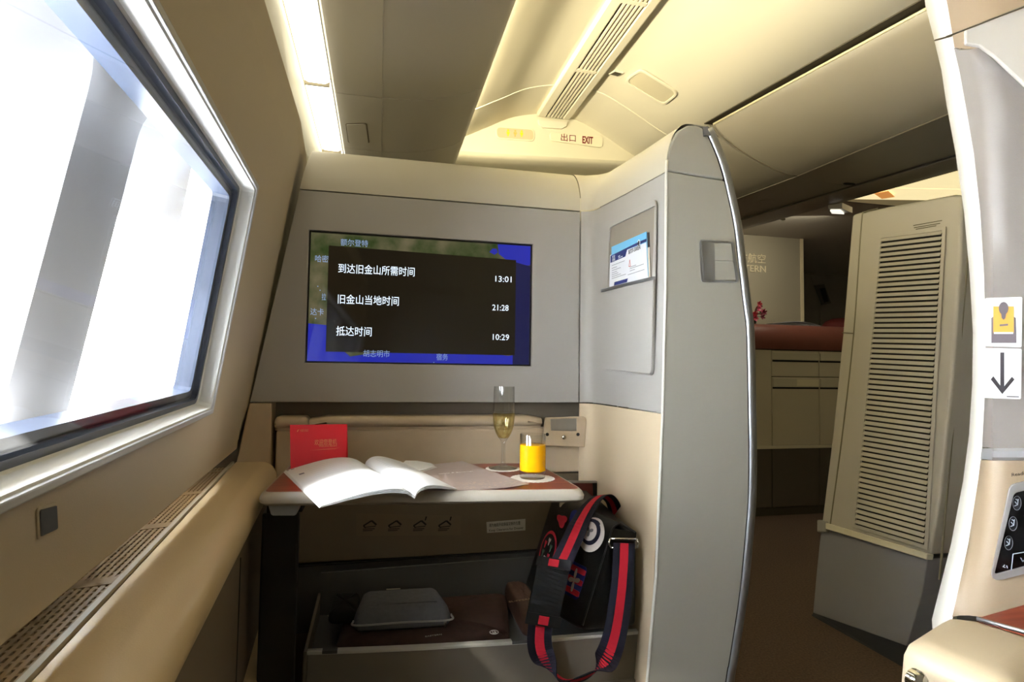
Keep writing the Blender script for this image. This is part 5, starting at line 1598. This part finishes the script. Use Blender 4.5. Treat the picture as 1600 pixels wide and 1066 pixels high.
# life vest and arrow stickers
def sticker(name, px, label, w_=1.0):
    o = empty(name, S(*px), label, 'sticker', 'stickers on the seat shell'); return o


v1 = sticker('life_vest_sticker', (1567, 505), 'white sticker with orange life vest figure on the seat shell, above the arrow')
stw = mat('sticker_white', (240, 240, 242), .35)
D = .0028
stk = lambda x, y, d=0: S(x, y, D + d)
slab('sheet', round_poly([stk(1539, 466), stk(1597, 464), stk(1596, 543), stk(1538, 541)], .002), n2 * .0005, stw, v1)
vo_ = mat('vest_orange', (244, 176, 84), .5); vg = mat('figure_grey', (122, 112, 118), .5)
def sp(nm, pts, m_, d, par): return slab(nm, [stk(x, y, d) for x, y in pts], n2 * .0002, m_, par)
sp('figure_body', [(1549, 497), (1556, 492), (1578, 492), (1587, 497), (1588, 536), (1549, 536)], vg, .0006, v1)
sp('vest', [(1552, 479), (1562, 479), (1568, 499), (1574, 479), (1584, 479), (1584, 520), (1552, 520)], vo_, .0009, v1)
sp('vest_strap', [(1553, 519), (1583, 519), (1583, 522), (1553, 522)], stw, .0012, v1)
sp('belt_mark', [(1562, 507), (1575, 506), (1575, 509), (1562, 510)], vg, .0012, v1)
slab('figure_head', [stk(1568 + 7.5 * math.cos(a), 482 + 10 * math.sin(a), .0014) for a in [2 * math.pi * k / 24 for k in range(24)]], n2 * .0002, vg, v1)
sp('figure_neck', [(1564, 488), (1572, 488), (1571, 497), (1568, 500), (1565, 497)], vg, .0014, v1)
v2 = sticker('arrow_sticker', (1566, 585), 'white sticker with dark downward arrow on the seat shell, below the life vest')
slab('sheet', round_poly([stk(1537.5, 544), stk(1596, 545), stk(1595, 624), stk(1536.5, 622)], .002), n2 * .0005, stw, v2)
ag = mat('arrow_grey', (74, 70, 76), .5)
sp('arrow', [(1563, 551), (1569, 551), (1569, 604), (1581, 589), (1585, 593), (1566, 616), (1548, 593), (1552, 588), (1563, 603)], ag, .0006, v2)
sp('footnote', [(1573, 619), (1592, 619.5), (1592, 621), (1573, 620.5)], ag, .0006, v2)

# seat control panel
cpn = empty('seat_control_panel', S(1580, 830), 'black seat control keypad in a silver frame on the seat shell above the armrest', 'keypad')
outq = round_poly([S(1577, 757, .003), S(1700, 730, .003), S(1660, 880, .003), S(1545, 910, .003)], [.012, .012, .012, .008])
inq = round_poly([S(1583, 770, .003), S(1692, 744, .003), S(1652, 870, .003), S(1552, 897, .003)], [.008, .008, .008, .002])
slab('frame', outq, n2 * .003, mat('frame_silver', (196, 194, 192), .3, .6), cpn, holes=[inq], bevel=.001)
slab('keypad', inq, n2 * .0012, mat('keypad_black', (12, 12, 16), .15), cpn)
icon = mat('icon_pale', (170, 178, 190), .4)
def icon_lines(name, cx, cy_, segs, par):
    bm = bmesh.new()
    for x0, y0, x1, y1 in segs:
        add_tube(bm, [S(cx + x0, cy_ + y0, .0062), S(cx + x1, cy_ + y1, .0062)], .0005, 5)
    from_bm(name, bm, icon, par)


for i, (cx, cy_) in enumerate(((1588, 786), (1582, 818), (1575, 848))):
    pts = [S(cx + 6.5 * math.cos(a), cy_ + 11 * math.sin(a), .0043) for a in [2 * math.pi * k / 20 for k in range(20)]]
    bt = slab('button', pts, n2 * .0015, mat('button_black', (30, 31, 36), .25), cpn, bevel=.0003)
    bm = bmesh.new(); add_tube(bm, [p + n2 * .0016 for p in pts + pts[:1]], .00035, 5, False); from_bm('outline', bm, mat('outline_grey', (110, 112, 118), .4), bt)
    icon_lines('icon', cx, cy_, [(-3, 5, 2, 3), (2, 3, 3, -6), (-2, -2, 1, 2), (-1, -6, 2, -4)], bt)
icon_lines('arrow_icon', 1569, 886, [(-2, 0, 1, -3), (-2, 0, 2, 1), (4, -2, 5, 2)], cpn)
icon_lines('screen_outline', 1590, 872, [(-10, 20, -7, -6), (-7, -6, 40, -14)], cpn)
icon_lines('screen_icon', 1598, 872, [(-3, 0, 0, 6), (0, 6, 4, 2)], cpn)
text('lettering', 'Reading light', S(1580, 745, .004), (S(1600, 742) - S(1580, 745)), (0, 0, 1), .006, ink, cpn, thick=.0002)

# ------------------------------------------------------------------ armrest console
AR = empty('armrest_console', U(1500, 1020, 'z', .8), 'cream armrest console with wooden top in the lower right corner', 'armrest')
ZA = .80
tq = [U(1428, 1000, 'z', ZA), U(1486, 963, 'z', ZA), U(1528, 968, 'z', ZA), U(1640, 1003, 'z', ZA), U(1578, 1064, 'z', ZA)]
bm = bmesh.new()
rg = []
for ins, dz in ((.022, .0), (.010, -.0025), (.003, -.009), (.0, -.018), (-.003, -.06), (-.006, -.30), (-.006, -.80)):
    rg.append([p + V((0, 0, dz)) for p in round_poly(inset(tq, ins - .010, zup), [.02, .012, .01, .01, .012], 5)])
add_loft(bm, rg, True, True); o_ = from_bm('pad', bm, mat('armrest_cream', (188, 170, 142), .4, bump=.15, bscale=400), AR, True)
wq = [U(1526, 968, 'z', ZA), U(1600, 947, 'z', ZA), U(1720, 925, 'z', ZA), U(1720, 1020, 'z', ZA), U(1602, 989, 'z', ZA)]
slab('wood_top', [p + V((0, 0, .001)) for p in wq], (0, 0, -.02), wood, AR)
bm = bmesh.new(); add_tube(bm, [U(1526, 967, 'z', ZA + .0015), U(1602, 988, 'z', ZA + .0015), U(1720, 1021, 'z', ZA + .0015)], .0022, 8); from_bm('silver_strip', bm, silver, AR, True)
pq = U(1436, 1062, 'y', .43)
lathe('silver_button', U(1436, 1066, 'y', tq[0].y - .035), [(0, -.004), (.007, -.003), (.009, .0), (.009, .006), (0, .006)], chrome, AR, 20, xd=(1, 0, 0), yd=(0, 0, 1), zd=(0, 1, 0))
